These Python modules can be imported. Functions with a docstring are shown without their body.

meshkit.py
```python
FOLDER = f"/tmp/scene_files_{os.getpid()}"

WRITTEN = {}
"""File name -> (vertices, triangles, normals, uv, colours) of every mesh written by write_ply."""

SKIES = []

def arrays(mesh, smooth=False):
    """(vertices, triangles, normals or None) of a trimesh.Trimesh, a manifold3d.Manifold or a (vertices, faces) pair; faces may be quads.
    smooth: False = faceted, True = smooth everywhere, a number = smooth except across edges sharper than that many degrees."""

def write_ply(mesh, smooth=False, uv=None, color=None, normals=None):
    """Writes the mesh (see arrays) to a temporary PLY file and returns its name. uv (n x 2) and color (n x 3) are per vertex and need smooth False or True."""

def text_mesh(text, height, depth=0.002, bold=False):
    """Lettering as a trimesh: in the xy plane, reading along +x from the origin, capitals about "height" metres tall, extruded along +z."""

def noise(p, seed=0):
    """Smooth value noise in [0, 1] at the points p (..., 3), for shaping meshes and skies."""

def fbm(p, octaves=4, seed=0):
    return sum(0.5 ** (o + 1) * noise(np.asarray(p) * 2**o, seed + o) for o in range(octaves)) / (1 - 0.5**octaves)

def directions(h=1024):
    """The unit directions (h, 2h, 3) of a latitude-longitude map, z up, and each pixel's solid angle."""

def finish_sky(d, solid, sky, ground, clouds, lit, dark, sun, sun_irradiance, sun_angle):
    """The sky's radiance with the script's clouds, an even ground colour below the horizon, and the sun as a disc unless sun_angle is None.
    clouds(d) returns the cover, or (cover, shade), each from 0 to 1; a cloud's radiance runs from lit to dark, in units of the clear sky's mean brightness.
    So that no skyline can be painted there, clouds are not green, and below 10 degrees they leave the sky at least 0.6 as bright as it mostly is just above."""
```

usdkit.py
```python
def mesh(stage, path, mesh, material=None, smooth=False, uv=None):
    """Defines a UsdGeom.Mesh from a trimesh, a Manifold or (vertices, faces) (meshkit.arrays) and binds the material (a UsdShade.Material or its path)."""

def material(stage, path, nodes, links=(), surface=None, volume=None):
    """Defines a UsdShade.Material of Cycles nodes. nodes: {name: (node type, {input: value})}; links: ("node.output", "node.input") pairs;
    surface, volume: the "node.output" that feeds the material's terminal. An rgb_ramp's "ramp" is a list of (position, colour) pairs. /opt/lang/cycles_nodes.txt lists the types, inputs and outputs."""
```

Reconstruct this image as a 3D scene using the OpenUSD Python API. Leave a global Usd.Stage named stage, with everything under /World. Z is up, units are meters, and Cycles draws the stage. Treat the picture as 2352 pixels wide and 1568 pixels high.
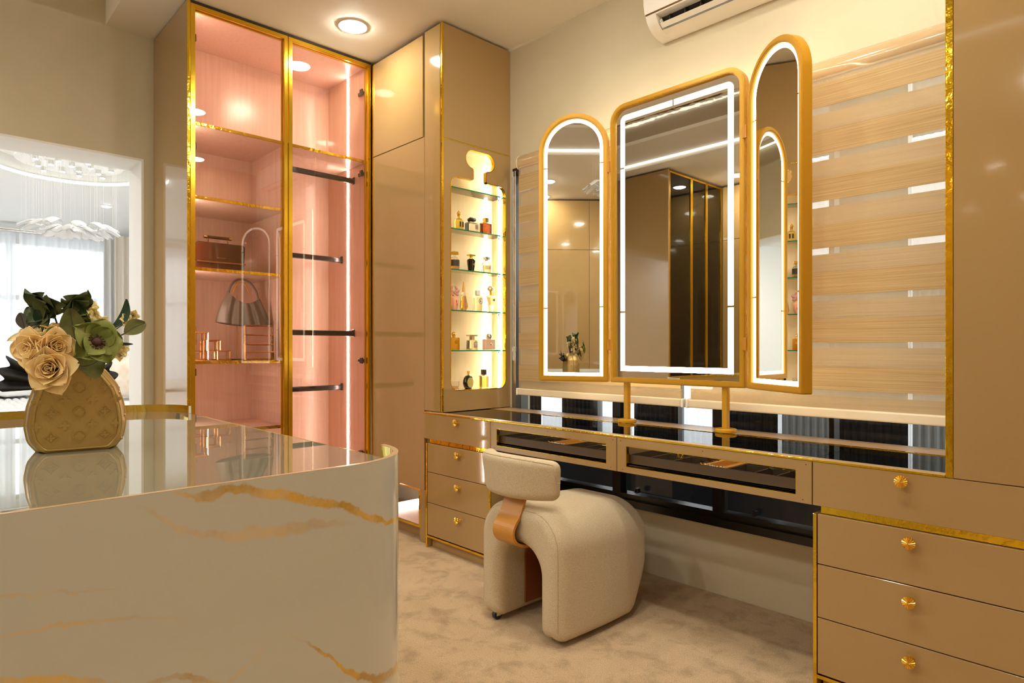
import math, random
import numpy as np
import trimesh
import shapely
from shapely import affinity
from shapely.geometry import Polygon, LineString, box as sbox, Point
import manifold3d
from manifold3d import Manifold
import meshkit, usdkit
from pxr import Usd, UsdGeom, UsdLux, UsdShade, Sdf, Gf

random.seed(7)
rng = np.random.default_rng(7)
PI = math.pi

stage = Usd.Stage.CreateInMemory()
UsdGeom.SetStageUpAxis(stage, 'Z')
UsdGeom.SetStageMetersPerUnit(stage, 1.0)
UsdGeom.Xform.Define(stage, '/World')
UsdGeom.Scope.Define(stage, '/World/Looks')

# ------------------------------------------------------------------ camera, sky, exposure
FPX, YAW, VH, EYE = 1465.0, math.radians(43.5), 801.0, 1.12
cam = UsdGeom.Camera.Define(stage, '/World/camera')
AP = 36.0
cam.CreateHorizontalApertureAttr(AP)
cam.CreateVerticalApertureAttr(AP * 1568 / 2352)
cam.CreateFocalLengthAttr(AP * FPX / 2352)
cam.CreateHorizontalApertureOffsetAttr(0.0)
cam.CreateVerticalApertureOffsetAttr((VH - 784.0) / 2352 * AP)
cam.CreateClippingRangeAttr(Gf.Vec2f(0.02, 100))
cam.CreateExposureAttr(0.06)
fw = np.array([-math.cos(YAW), math.sin(YAW), 0.0])
rt = np.array([math.sin(YAW), math.cos(YAW), 0.0])
M4 = Gf.Matrix4d(rt[0], rt[1], rt[2], 0, 0, 0, 1, 0, -fw[0], -fw[1], -fw[2], 0, 0, 0, EYE, 1)
cam.AddTransformOp().Set(M4)

sky = UsdLux.DomeLight.Define(stage, '/World/sky')
sky.CreateIntensityAttr(1.0)
sky.CreateExposureAttr(0.0)
SKY = 1.25
sky.CreateColorAttr(Gf.Vec3f(0.97 * SKY, 0.98 * SKY, 1.0 * SKY))

DOWN = 240.0      # radiance of the ceiling downlights
LEDM = 3.6       # mirror light band
LEDB = 20.0       # strip behind the mirror frames
LEDW = 52.0      # strips inside the pink wardrobe
LEDN = 40.0      # strips inside the perfume niche
WARM = (1.0, 0.80, 0.53)
# ------------------------------------------------------------------ helpers
used = {}
def numbered(parent, name):
    k = (parent, name)
    n = used.get(k, 0)
    used[k] = n + 1
    return name if n == 0 else f'{name}_{n:03d}'

class T:                       # a prim plus the inverse transform that takes world points into its thing's space
    def __init__(s, path, inv): s.path, s.inv = path, inv

def setd(path, label=None, cat=None, group=None, kind=None):
    p = stage.GetPrimAtPath(path)
    for k, v in (('label', label), ('category', cat), ('group', group), ('kind', kind)):
        if v: p.SetCustomDataByKey(k, v)

def thing(name, label, cat, loc=(0, 0, 0), rz=0.0, group=None, kind=None, local=False):
    path = '/World/' + numbered('/World', name)
    x = UsdGeom.Xform.Define(stage, path)
    x.AddTranslateOp().Set(Gf.Vec3d(*map(float, loc)))
    x.AddRotateZOp().Set(math.degrees(rz))
    setd(path, label, cat, group, kind)
    m = trimesh.transformations.translation_matrix(loc) @ trimesh.transformations.rotation_matrix(rz, (0, 0, 1))
    return T(path, np.eye(4) if local else np.linalg.inv(m))

def tm(mesh):
    if isinstance(mesh, (list,)):
        return trimesh.util.concatenate([tm(m) for m in mesh])
    if hasattr(mesh, 'to_mesh'):
        mm = mesh.to_mesh()
        return trimesh.Trimesh(np.array(mm.vert_properties[:, :3]), np.array(mm.tri_verts), process=False)
    return mesh

def obj(name, mesh, mat, parent=None, smooth=False, label=None, cat=None, group=None, kind=None):
    mesh = tm(mesh).copy()
    base = parent.path if parent else '/World'
    if parent is not None: mesh.apply_transform(parent.inv)
    path = base + '/' + numbered(base, name)
    usdkit.mesh(stage, path, mesh, MAT[mat], smooth=smooth)
    setd(path, label, cat, group, kind)
    return T(path, parent.inv if parent else np.eye(4))

def struct(name, mesh, mat, parent=None, smooth=False, label=None):
    return obj(name, mesh, mat, parent, smooth, label=label, kind=None if parent else 'structure')

def dup(src, loc, rz=0.0, label=None, name=None, cat=None, group=None):
    nm = name or src.path.split('/')[-1].rstrip('0123456789').rstrip('_')
    path = '/World/' + numbered('/World', nm)
    x = UsdGeom.Xform.Define(stage, path)
    x.AddTranslateOp().Set(Gf.Vec3d(*map(float, loc)))
    x.AddRotateZOp().Set(math.degrees(rz))
    p = x.GetPrim()
    p.GetReferences().AddInternalReference(src.path)
    p.SetInstanceable(True)
    was = stage.GetPrimAtPath(src.path).GetCustomData()
    setd(path, label or was.get('label'), cat or was.get('category'), group or was.get('group'))
    return path

def box(x0, x1, y0, y1, z0, z1, b=0.0):
    if b <= 0:
        m = trimesh.creation.box((x1 - x0, y1 - y0, z1 - z0))
        m.apply_translation(((x0 + x1) / 2, (y0 + y1) / 2, (z0 + z1) / 2))
        return m
    pts = []
    for sx in (0, 1):
        for sy in (0, 1):
            for sz in (0, 1):
                X, Y, Z = (x0, x1)[sx], (y0, y1)[sy], (z0, z1)[sz]
                ix, iy, iz = (b, -b)[sx], (b, -b)[sy], (b, -b)[sz]
                pts += [(X, Y + iy, Z + iz), (X + ix, Y, Z + iz), (X + ix, Y + iy, Z)]
    return trimesh.convex.convex_hull(np.array(pts))

def rbox(x0, x1, y0, y1, z0, z1, r, n=3):       # box with round edges
    s = [Manifold.sphere(r, 4 * n).translate((x, y, z)) for x in (x0 + r, x1 - r) for y in (y0 + r, y1 - r) for z in (z0 + r, z1 - r)]
    return tm(Manifold.batch_hull(s))

def cyl(r, h, at=(0, 0, 0), axis='z', n=24, r2=None):
    if r2 is None: m = trimesh.creation.cylinder(radius=r, height=h, sections=n)
    else: m = lathe([(0, -h / 2), (r, -h / 2), (r2, h / 2), (0, h / 2)], n)
    if axis == 'x': m.apply_transform(trimesh.transformations.rotation_matrix(PI / 2, (0, 1, 0)))
    if axis == 'y': m.apply_transform(trimesh.transformations.rotation_matrix(-PI / 2, (1, 0, 0)))
    m.apply_translation(at)
    return m

def lathe(prof, n=24, at=(0, 0, 0)):
    prof = [(max(float(r), 0.0), float(z)) for r, z in prof]
    v, f = [], []
    for r, z in prof:
        for k in range(n):
            a = 2 * PI * k / n
            v.append((r * math.cos(a), r * math.sin(a), z))
    for i in range(len(prof) - 1):
        for k in range(n):
            a, b_, c, d = i * n + k, i * n + (k + 1) % n, (i + 1) * n + (k + 1) % n, (i + 1) * n + k
            f += [(a, b_, c), (a, c, d)]
    m = trimesh.Trimesh(np.array(v), np.array(f), process=False)
    m.merge_vertices()
    m.update_faces(m.nondegenerate_faces())
    m.apply_translation(at)
    return m

def tube(pts, r, n=8, closed=False, rs=None):
    p = np.asarray(pts, float)
    N = len(p)
    t = np.zeros_like(p)
    for i in range(N):
        a = p[(i + 1) % N] if (closed or i < N - 1) else p[i]
        b_ = p[i - 1] if (closed or i > 0) else p[i]
        t[i] = (a - b_) / max(np.linalg.norm(a - b_), 1e-9)
    up = np.array([0, 0, 1.0]) if abs(t[0][2]) < .9 else np.array([1.0, 0, 0])
    u = np.cross(t[0], up); u /= np.linalg.norm(u)
    v, f = [], []
    for i in range(N):
        u = u - t[i] * np.dot(u, t[i]); u /= max(np.linalg.norm(u), 1e-9)
        w = np.cross(t[i], u)
        rr = rs[i] if rs is not None else r
        for k in range(n):
            a = 2 * PI * k / n
            v.append(p[i] + rr * (math.cos(a) * u + math.sin(a) * w))
    for i in range(N if closed else N - 1):
        for k in range(n):
            a, b_, c, d = i * n + k, i * n + (k + 1) % n, ((i + 1) % N) * n + (k + 1) % n, ((i + 1) % N) * n + k
            f += [(a, b_, c), (a, c, d)]
    if not closed:
        v += [p[0], p[-1]]
        for k in range(n):
            f += [(N * n, (k + 1) % n, k), (N * n + 1, (N - 1) * n + k, (N - 1) * n + (k + 1) % n)]
    return trimesh.Trimesh(np.array(v), np.array(f), process=False)

def place(m, O, U, V):
    U, V = np.asarray(U, float), np.asarray(V, float)
    X = np.eye(4); X[:3, 0], X[:3, 1], X[:3, 2], X[:3, 3] = U, V, np.cross(U, V), O
    m = m.copy(); m.apply_transform(X)
    return m

def extr(poly, d, b=0.0):
    """Extrudes a shapely polygon along +z by d, its far edge stepped in by b."""
    out = []
    for g in getattr(poly, 'geoms', [poly]):
        if g.area < 1e-9: continue
        out.append(trimesh.creation.extrude_polygon(g, d - b, engine='earcut'))
        if b > 0:
            for q, h in ((.3, .55), (.7, .85), (1.2, 1.0)):
                e = g.buffer(-b * q)
                for gg in getattr(e, 'geoms', [e]):
                    if gg.area > 1e-9:
                        mm = trimesh.creation.extrude_polygon(gg, b * h, engine='earcut'); mm.apply_translation((0, 0, d - b)); out.append(mm)
    return trimesh.util.concatenate(out)

YZ = ((0, 1, 0), (0, 0, 1))          # faces +x
XZ = ((1, 0, 0), (0, 0, 1))          # faces -y
def rrect(x0, y0, x1, y1, r, n=8):
    return sbox(x0 + r, y0 + r, x1 - r, y1 - r).buffer(r, quad_segs=n)

def grid_mesh(fn, nu, nv, closed_u=False):
    v = [fn(i / (nu if closed_u else nu - 1), j / (nv - 1)) for i in range(nu) for j in range(nv)]
    f = []
    for i in range(nu if closed_u else nu - 1):
        for j in range(nv - 1):
            a, b_, c, d = i * nv + j, ((i + 1) % nu) * nv + j, ((i + 1) % nu) * nv + j + 1, i * nv + j + 1
            f += [(a, b_, c), (a, c, d)]
    return trimesh.Trimesh(np.array(v), np.array(f), process=False)

def sheet(m, th):
    """Gives an open surface a thickness along its normals."""
    m = m.copy(); n = m.vertex_normals
    v = np.vstack([m.vertices + n * th / 2, m.vertices - n * th / 2])
    k = len(m.vertices)
    f = [m.faces, m.faces[:, ::-1] + k]
    e = m.edges_sorted; u, c = np.unique(e, axis=0, return_counts=True)
    bd = {tuple(x) for x in u[c == 1]}
    side = [(a, b_) for a, b_ in m.edges if tuple(sorted((a, b_))) in bd]
    s = np.array([t for a, b_ in side for t in ((b_, a, a + k), (b_, a + k, b_ + k))])
    return trimesh.Trimesh(v, np.vstack(f + ([s] if len(s) else [])), process=False)

def levelset(fn, lo, hi, edge):
    return tm(Manifold.level_set(fn, [*lo, *hi], edge))

def rot(m, ang, axis, at=(0, 0, 0)):
    m = m.copy(); m.apply_transform(trimesh.transformations.rotation_matrix(ang, axis, at)); return m
def mov(m, d):
    m = m.copy(); m.apply_translation(d); return m
def towards(axis):
    """Rotation that takes +z to the axis."""
    return trimesh.geometry.align_vectors((0, 0, 1), np.asarray(axis, float) / np.linalg.norm(axis))

# ------------------------------------------------------------------ materials
MAT = {}
def mat(name, nodes, links=(), surface=None):
    MAT[name] = usdkit.material(stage, '/World/Looks/' + name, nodes, links, surface=surface)

def plain(name, col, rough=.5, metal=0.0, spec=.5, coat=0.0, bump=None, **kw):
    nodes = {'p': ('principled_bsdf', dict(base_color=col, roughness=rough, metallic=metal, specular_ior_level=spec, coat_weight=coat, **kw))}
    links = []
    if bump:
        sc, st, dist = bump[:3]
        stretch = bump[3] if len(bump) > 3 else (1, 1, 1)
        nodes |= {'g': ('geometry', {}), 'm': ('mapping', dict(scale=tuple(sc * k for k in stretch))), 'n': ('noise_texture', dict(scale=1.0, detail=3)),
                  'b': ('bump', dict(strength=st, distance=dist))}
        links = [('g.position', 'm.vector'), ('m.vector', 'n.vector'), ('n.fac', 'b.height'), ('b.normal', 'p.normal')]
    mat(name, nodes, links, 'p.BSDF')

def noisy(name, c1, c2, scale, rough=.5, stretch=(1, 1, 1), bump=0.0, dist=.002, detail=4, **kw):
    nodes = {'g': ('geometry', {}), 'm': ('mapping', dict(scale=tuple(scale * k for k in stretch))), 'n': ('noise_texture', dict(scale=1.0, detail=detail, roughness=.6)),
             'r': ('rgb_ramp', dict(ramp=[(.3, c1), (.7, c2)])), 'p': ('principled_bsdf', dict(roughness=rough, **kw))}
    links = [('g.position', 'm.vector'), ('m.vector', 'n.vector'), ('n.fac', 'r.fac'), ('r.color', 'p.base_color')]
    if bump:
        nodes['b'] = ('bump', dict(strength=bump, distance=dist)); links += [('n.fac', 'b.height'), ('b.normal', 'p.normal')]
    mat(name, nodes, links, 'p.BSDF')

def emit(name, col, s):
    mat(name, {'e': ('emission', dict(color=col, strength=s))}, (), 'e.emission')

def pane(name, tint, ior=1.5, rough=0.0):
    mat(name, {'t': ('transparent_bsdf', dict(color=tint)), 'g': ('glossy_bsdf', dict(color=(1, 1, 1), roughness=rough)), 'f': ('fresnel', dict(IOR=ior)), 'x': ('mix_closure', {})},
        [('f.fac', 'x.fac'), ('t.BSDF', 'x.closure1'), ('g.BSDF', 'x.closure2')], 'x.closure')

# room
noisy('wall_paint', (.55, .485, .345), (.59, .525, .38), 3.0, .7, bump=.15, dist=.004)
plain('ceiling_paint', (.82, .77, .70), .7)
plain('white_paint', (.84, .84, .82), .6)
nodes = {'g': ('geometry', {}), 'n1': ('noise_texture', dict(scale=300.0, detail=3)), 'n2': ('noise_texture', dict(scale=9.0, detail=5, roughness=.65, distortion=.4)),
         'r1': ('rgb_ramp', dict(ramp=[(.25, (.36, .245, .14)), (.75, (.77, .56, .35))])), 'r2': ('rgb_ramp', dict(ramp=[(.36, (.74, .73, .71)), (.52, (1.0, 1.0, 1.0))])),
         'x': ('mix_color', dict(blend_type='multiply', fac=1.0)), 'b': ('bump', dict(strength=.8, distance=.006)), 'p': ('principled_bsdf', dict(roughness=.95, specular_ior_level=.1, sheen_weight=.25, sheen_tint=(.9, .8, .65)))}
mat('carpet', nodes, [('g.position', 'n1.vector'), ('g.position', 'n2.vector'), ('n1.fac', 'r1.fac'), ('n2.fac', 'r2.fac'), ('r1.color', 'x.a'), ('r2.color', 'x.b'),
                      ('x.result', 'p.base_color'), ('n1.fac', 'b.height'), ('b.normal', 'p.normal')], 'p.BSDF')
# cabinetry
plain('gloss_tan', (.37, .236, .098), .07, spec=.5, coat=.4, coat_roughness=.02, bump=(2.2, .05, .02))
plain('satin_tan', (.40, .26, .14), .28)
plain('taupe', (.30, .20, .125), .12, spec=.5, coat=.3)
noisy('pink_laminate', (.67, .425, .325), (.74, .495, .39), 60.0, .24, stretch=(1, 1, .04), bump=.25, dist=.0015)
noisy('niche_laminate', (.80, .66, .44), (.84, .71, .49), 80.0, .22, stretch=(1, 1, .04), bump=.1, dist=.001)
plain('gold_foil', (.86, .58, .04), .10, 1.0, bump=(28.0, .18, .012))
plain('gold_metal', (.82, .53, .045), .17, 1.0)
plain('gold_knob', (.90, .62, .14), .20, 1.0)
plain('gold_paint', (.54, .275, .014), .32, .25, bump=(90, .1, .001))
plain('rim_gold', (.85, .66, .16), .07, 1.0, bump=(14, .12, .01))
plain('copper_wire', (.72, .43, .19), .18, 1.0)
plain('dark_metal', (.055, .045, .045), .3, .6)
plain('rail_black', (.035, .025, .028), .22, .3)
plain('black_frame', (.012, .010, .009), .25, .2)
plain('grey_alu', (.36, .34, .32), .3, .8)
plain('mirror', (.89, .89, .85), .0, 1.0)
plain('ceiling_gloss', (.58, .52, .44), .01, .9, bump=(4.5, .10, .02))
pane('door_glass', (.97, .93, .90), 1.45)
pane('dark_door_glass', (.30, .20, .13), 1.6)
pane('desk_glass', (.90, .91, .84), 1.6)
pane('window_glass', (.93, .95, .95), 1.28)
pane('shelf_glass', (.93, .97, .92), 1.5)
plain('shelf_edge_green', (.02, .22, .10), .15, transmission_weight=.2)
plain('island_glass', (.36, .345, .26), .012, .55, spec=.85, ior=1.75)
plain('tray_brown', (.095, .064, .044), .45)
plain('tray_gap', (.012, .009, .008), .6)
plain('leather_orange', (.66, .31, .07), .45)
plain('strap_tan', (.50, .215, .025), .38)
plain('panel_brown', (.23, .065, .012), .45)
noisy('boucle', (.40, .32, .215), (.66, .545, .385), 520.0, .9, stretch=(1, 1, .7), bump=.25, dist=.002, detail=2, specular_ior_level=.15)
plain('seam_thread', (.42, .33, .21), .8)
plain('rubber', (.012, .014, .018), .4)
plain('chrome', (.75, .74, .72), .15, 1.0)
plain('plastic_white', (.80, .78, .74), .35)
plain('plastic_clear', (.80, .80, .78), .2, transmission_weight=.6)
plain('ac_white', (.82, .79, .73), .22, coat=.3)
plain('ac_dark', (.006, .006, .006), .4)
plain('ac_trim', (.20, .12, .05), .25, .7)
plain('print_grey', (.30, .26, .22), .5)
# marble with gold veins: the veins' centre line, half width and strength run along y as ramps
def marble():
    def ramp(pts):   # pts: (y, z, halfwidth, strength)
        return [((y + .3) / 1.2, (z, w * 8, s)) for y, z, w, s in pts]
    veins = [ramp([(-0.3, 0.905, 0.0027, 0), (0.289, 0.905, 0.0027, 0), (0.308, 0.896, 0.0034, 0.5), (0.333, 0.882, 0.0055, 0.8), (0.353, 0.877, 0.007, 0.8), (0.38, 0.887, 0.0071, 0.8), (0.408, 0.882, 0.008, 0.85), (0.445, 0.872, 0.0089, 0.9), (0.467, 0.87, 0.0098, 1), (0.507, 0.853, 0.0093, 1), (0.549, 0.837, 0.0087, 1), (0.592, 0.824, 0.0089, 1), (0.638, 0.799, 0.0083, 1), (0.677, 0.78, 0.0068, 1), (0.702, 0.769, 0.0052, 1), (0.9, 0.749, 0.0052, 1)]),
             ramp([(-0.3, 0.884, 0.0019, 0), (0.242, 0.884, 0.0019, 0), (0.271, 0.869, 0.0046, 0.25), (0.301, 0.845, 0.0068, 0.35), (0.333, 0.826, 0.0062, 0.4), (0.38, 0.814, 0.0071, 0.4), (0.422, 0.813, 0.0095, 0.42), (0.475, 0.804, 0.0106, 0.42), (0.532, 0.799, 0.0094, 0.38), (0.583, 0.793, 0.0057, 0.2), (0.629, 0.782, 0.0042, 0), (0.9, 0.762, 0.0042, 0)]),
             ramp([(-0.3, 0.793, 0.0023, 0.35), (0.09, 0.793, 0.0023, 0.35), (0.117, 0.789, 0.0021, 0.3), (0.146, 0.784, 0.0018, 0.1), (0.166, 0.775, 0.0018, 0.3), (0.187, 0.772, 0.0022, 0.35), (0.219, 0.767, 0.0019, 0.2), (0.236, 0.763, 0.0019, 0), (0.9, 0.743, 0.0019, 0)]),
             ramp([(-0.3, 0.743, 0.0026, 0.35), (0.09, 0.743, 0.0026, 0.35), (0.127, 0.74, 0.0027, 0.4), (0.156, 0.737, 0.0033, 0.45), (0.192, 0.728, 0.0028, 0.4), (0.231, 0.721, 0.0026, 0.3), (0.301, 0.702, 0.0027, 0.15), (0.34, 0.691, 0.0028, 0), (0.9, 0.6709999999999999, 0.0028, 0)]),
             ramp([(-0.3, 0.681, 0.0058, 0.7), (0.09, 0.681, 0.0058, 0.7), (0.117, 0.675, 0.0077, 0.8), (0.141, 0.669, 0.0084, 0.95), (0.172, 0.652, 0.0068, 0.8), (0.242, 0.616, 0.0032, 0.2), (0.327, 0.594, 0.0062, 0.8), (0.38, 0.57, 0.005, 0.3), (0.467, 0.63, 0.003, 0), (0.515, 0.593, 0.0031, 0.2), (0.544, 0.566, 0.0047, 0.9), (0.57, 0.549, 0.004, 0.9), (0.592, 0.519, 0.0073, 1), (0.629, 0.49, 0.0091, 1), (0.667, 0.459, 0.0102, 1), (0.9, 0.439, 0.0102, 1)])]
    nd = {'g': ('geometry', {}), 'n': ('noise_texture', dict(scale=7.0, detail=6, roughness=.62)), 'nf': ('noise_texture', dict(scale=60.0, detail=4, roughness=.6)), 's': ('separate_xyz', {}), 'fy': ('map_range', dict(from_min=-.3, from_max=.9, to_min=0.0, to_max=1.0, clamp=True)),
          'nz': ('math', dict(math_type='multiply_add', value2=.05, value3=-.025)), 'z': ('math', dict(math_type='add')),
          'nz2': ('math', dict(math_type='multiply_add', value2=.014, value3=-.007)), 'z2': ('math', dict(math_type='add'))}
    lk = [('g.position', 'n.vector'), ('g.position', 'nf.vector'), ('g.position', 's.vector'), ('s.y', 'fy.value'), ('n.fac', 'nz.value1'), ('s.z', 'z.value1'), ('nz.value', 'z.value2'), ('nf.fac', 'nz2.value1'), ('z.value', 'z2.value1'), ('nz2.value', 'z2.value2')]
    prev = None
    for i, v in enumerate(veins):
        nd |= {f'r{i}': ('rgb_ramp', dict(ramp=v)), f'c{i}': ('separate_color', {}), f'd{i}': ('math', dict(math_type='subtract')), f'a{i}': ('math', dict(math_type='absolute')), f'w{i}': ('math', dict(math_type='multiply', value2=.125)),
               f'q{i}': ('math', dict(math_type='divide')), f'k{i}': ('map_range', dict(range_type='smoothstep', from_min=.55, from_max=1.25, to_min=1.0, to_max=0.0)), f'm{i}': ('math', dict(math_type='multiply'))}
        lk += [('fy.result', f'r{i}.fac'), (f'r{i}.color', f'c{i}.color'), ('z2.value', f'd{i}.value1'), (f'c{i}.r', f'd{i}.value2'), (f'd{i}.value', f'a{i}.value1'), (f'c{i}.g', f'w{i}.value1'),
               (f'a{i}.value', f'q{i}.value1'), (f'w{i}.value', f'q{i}.value2'), (f'q{i}.value', f'k{i}.value'), (f'k{i}.result', f'm{i}.value1'), (f'c{i}.b', f'm{i}.value2')]
        if prev:
            nd[f'x{i}'] = ('math', dict(math_type='maximum')); lk += [(prev, f'x{i}.value1'), (f'm{i}.value', f'x{i}.value2')]; prev = f'x{i}.value'
        else: prev = f'm{i}.value'
    nd |= {'st': ('noise_texture', dict(scale=22.0, detail=5, roughness=.7)), 'sr': ('map_range', dict(from_min=.3, from_max=.55, to_min=.55, to_max=1.0)), 'sm': ('math', dict(math_type='multiply')),
           'col': ('rgb_ramp', dict(ramp=[(.38, (.52, .33, .09)), (.55, (.86, .54, .10))])), 'mx': ('mix_color', dict(a=(.615, .635, .605))), 'p': ('principled_bsdf', dict(roughness=.10, coat_weight=.3, coat_roughness=.02))}
    lk += [('g.position', 'st.vector'), ('st.fac', 'sr.value'), ('sr.result', 'sm.value1'), (prev, 'sm.value2'), ('sm.value', 'mx.fac'), ('n.fac', 'col.fac'), ('col.color', 'mx.b'), ('mx.result', 'p.base_color')]
    mat('marble', nd, lk, 'p.BSDF')
marble()
# blinds
def band(name, c1, c2, transl, alpha=0.0, lines=0.0):
    nd = {'g': ('geometry', {}), 'm': ('mapping', dict(scale=(3.0, 1.0, 700.0))), 'n': ('noise_texture', dict(scale=1.0, detail=3)), 'r': ('rgb_ramp', dict(ramp=[(.32, c1), (.68, c2)])),
          'd': ('diffuse_bsdf', {}), 't': ('translucent_bsdf', {}), 'x': ('mix_closure', dict(fac=transl))}
    lk = [('g.position', 'm.vector'), ('m.vector', 'n.vector'), ('n.fac', 'r.fac'), ('r.color', 'd.color'), ('r.color', 't.color'), ('d.BSDF', 'x.closure1'), ('t.BSDF', 'x.closure2')]
    end = 'x.closure'
    if alpha:
        nd |= {'tr': ('transparent_bsdf', {}), 'y': ('mix_closure', dict(fac=alpha))}
        lk += [('x.closure', 'y.closure1'), ('tr.BSDF', 'y.closure2')]; end = 'y.closure'
    mat(name, nd, lk, end)
band('blind_band', (.44, .305, .15), (.62, .465, .265), .25)
band('blind_sheer', (.78, .67, .49), (.84, .74, .57), .3, alpha=.77)
band('blind_hem', (.82, .68, .45), (.88, .75, .52), .3)
plain('cassette', (.46, .33, .19), .12, coat=.5, bump=(3, .08, .01, (1, 6, 6)))
plain('cassette_end', (.66, .58, .46), .3)
plain('rail_cream', (.72, .62, .48), .3)
# outside
plain('outside_black', (.008, .009, .011), .9, spec=.1)
plain('outside_grey', (.20, .21, .22), .6)
mat('outside_white', {'d': ('diffuse_bsdf', dict(color=(.86, .87, .88))), 't': ('translucent_bsdf', dict(color=(.90, .91, .92))), 'x': ('mix_closure', dict(fac=.75))}, [('d.BSDF', 'x.closure1'), ('t.BSDF', 'x.closure2')], 'x.closure')
plain('outside_ground', (.10, .10, .10), .9)
# bedroom
def sheer_mat():
    mat('sheer', {'d': ('diffuse_bsdf', dict(color=(.80, .81, .82))), 't': ('translucent_bsdf', dict(color=(.72, .73, .75))), 'x': ('mix_closure', dict(fac=.55)), 'tr': ('transparent_bsdf', {}), 'y': ('mix_closure', dict(fac=.08))},
        [('d.BSDF', 'x.closure1'), ('t.BSDF', 'x.closure2'), ('x.closure', 'y.closure1'), ('tr.BSDF', 'y.closure2')], 'y.closure')
sheer_mat()
plain('drape_beige', (.78, .70, .58), .8)
plain('white_linen', (.86, .85, .83), .85, bump=(60, .3, .004))
plain('fur_white', (.90, .89, .88), .95, bump=(220, .9, .01))
noisy('leaf_print', (.84, .78, .68), (.72, .58, .42), 9.0, .8, detail=1)
plain('bedroom_floor', (.76, .73, .69), .4)
plain('headboard', (.62, .58, .52), .7)
mat('acrylic', {'p': ('principled_bsdf', dict(base_color=(.97, .97, .97), roughness=.15, transmission_weight=.45, emission_color=(1, .97, .92), emission_strength=.0))}, (), 'p.BSDF')
# vase and flowers
plain('vase_gold', (.46, .32, .12), .33, .75)
def leaf(name, c1, c2, transl=.25, scale=30.0):
    mat(name, {'g': ('geometry', {}), 'n': ('noise_texture', dict(scale=scale, detail=3)), 'r': ('rgb_ramp', dict(ramp=[(.3, c1), (.7, c2)])), 'p': ('principled_bsdf', dict(roughness=.6, specular_ior_level=.25)), 't': ('translucent_bsdf', {}), 'x': ('mix_closure', dict(fac=transl))},
        [('g.position', 'n.vector'), ('n.fac', 'r.fac'), ('r.color', 'p.base_color'), ('r.color', 't.color'), ('p.BSDF', 'x.closure1'), ('t.BSDF', 'x.closure2')], 'x.closure')
leaf('rose_petal', (.92, .66, .30), (.96, .80, .46), .3)
leaf('rose_petal_pale', (.90, .76, .44), (.95, .86, .60), .35)
leaf('green_petal', (.16, .19, .035), (.28, .29, .075), .2)
leaf('dark_petal', (.045, .075, .035), (.12, .14, .05), .15)
leaf('leaf_dark', (.02, .055, .03), (.05, .10, .05), .15)
leaf('leaf_olive', (.11, .12, .035), (.20, .19, .06), .2)
leaf('leaf_grey', (.10, .10, .10), (.16, .16, .155), .1)
leaf('blossom', (.92, .80, .42), (.95, .86, .55), .4)
plain('stamen', (.07, .02, .015), .7)
plain('stem_dark', (.06, .05, .025), .6)
leaf('black_wrap', (.012, .013, .016), (.03, .032, .036), .05)
# bags
plain('bag_brown', (.055, .010, .002), .5, spec=.15)
plain('bag_side', (.035, .023, .018), .5, spec=.25)
plain('bag_bar', (.30, .13, .05), .3, .9)
plain('bag_taupe', (.115, .083, .063), .38, bump=(200, .1, .0008))
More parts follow.
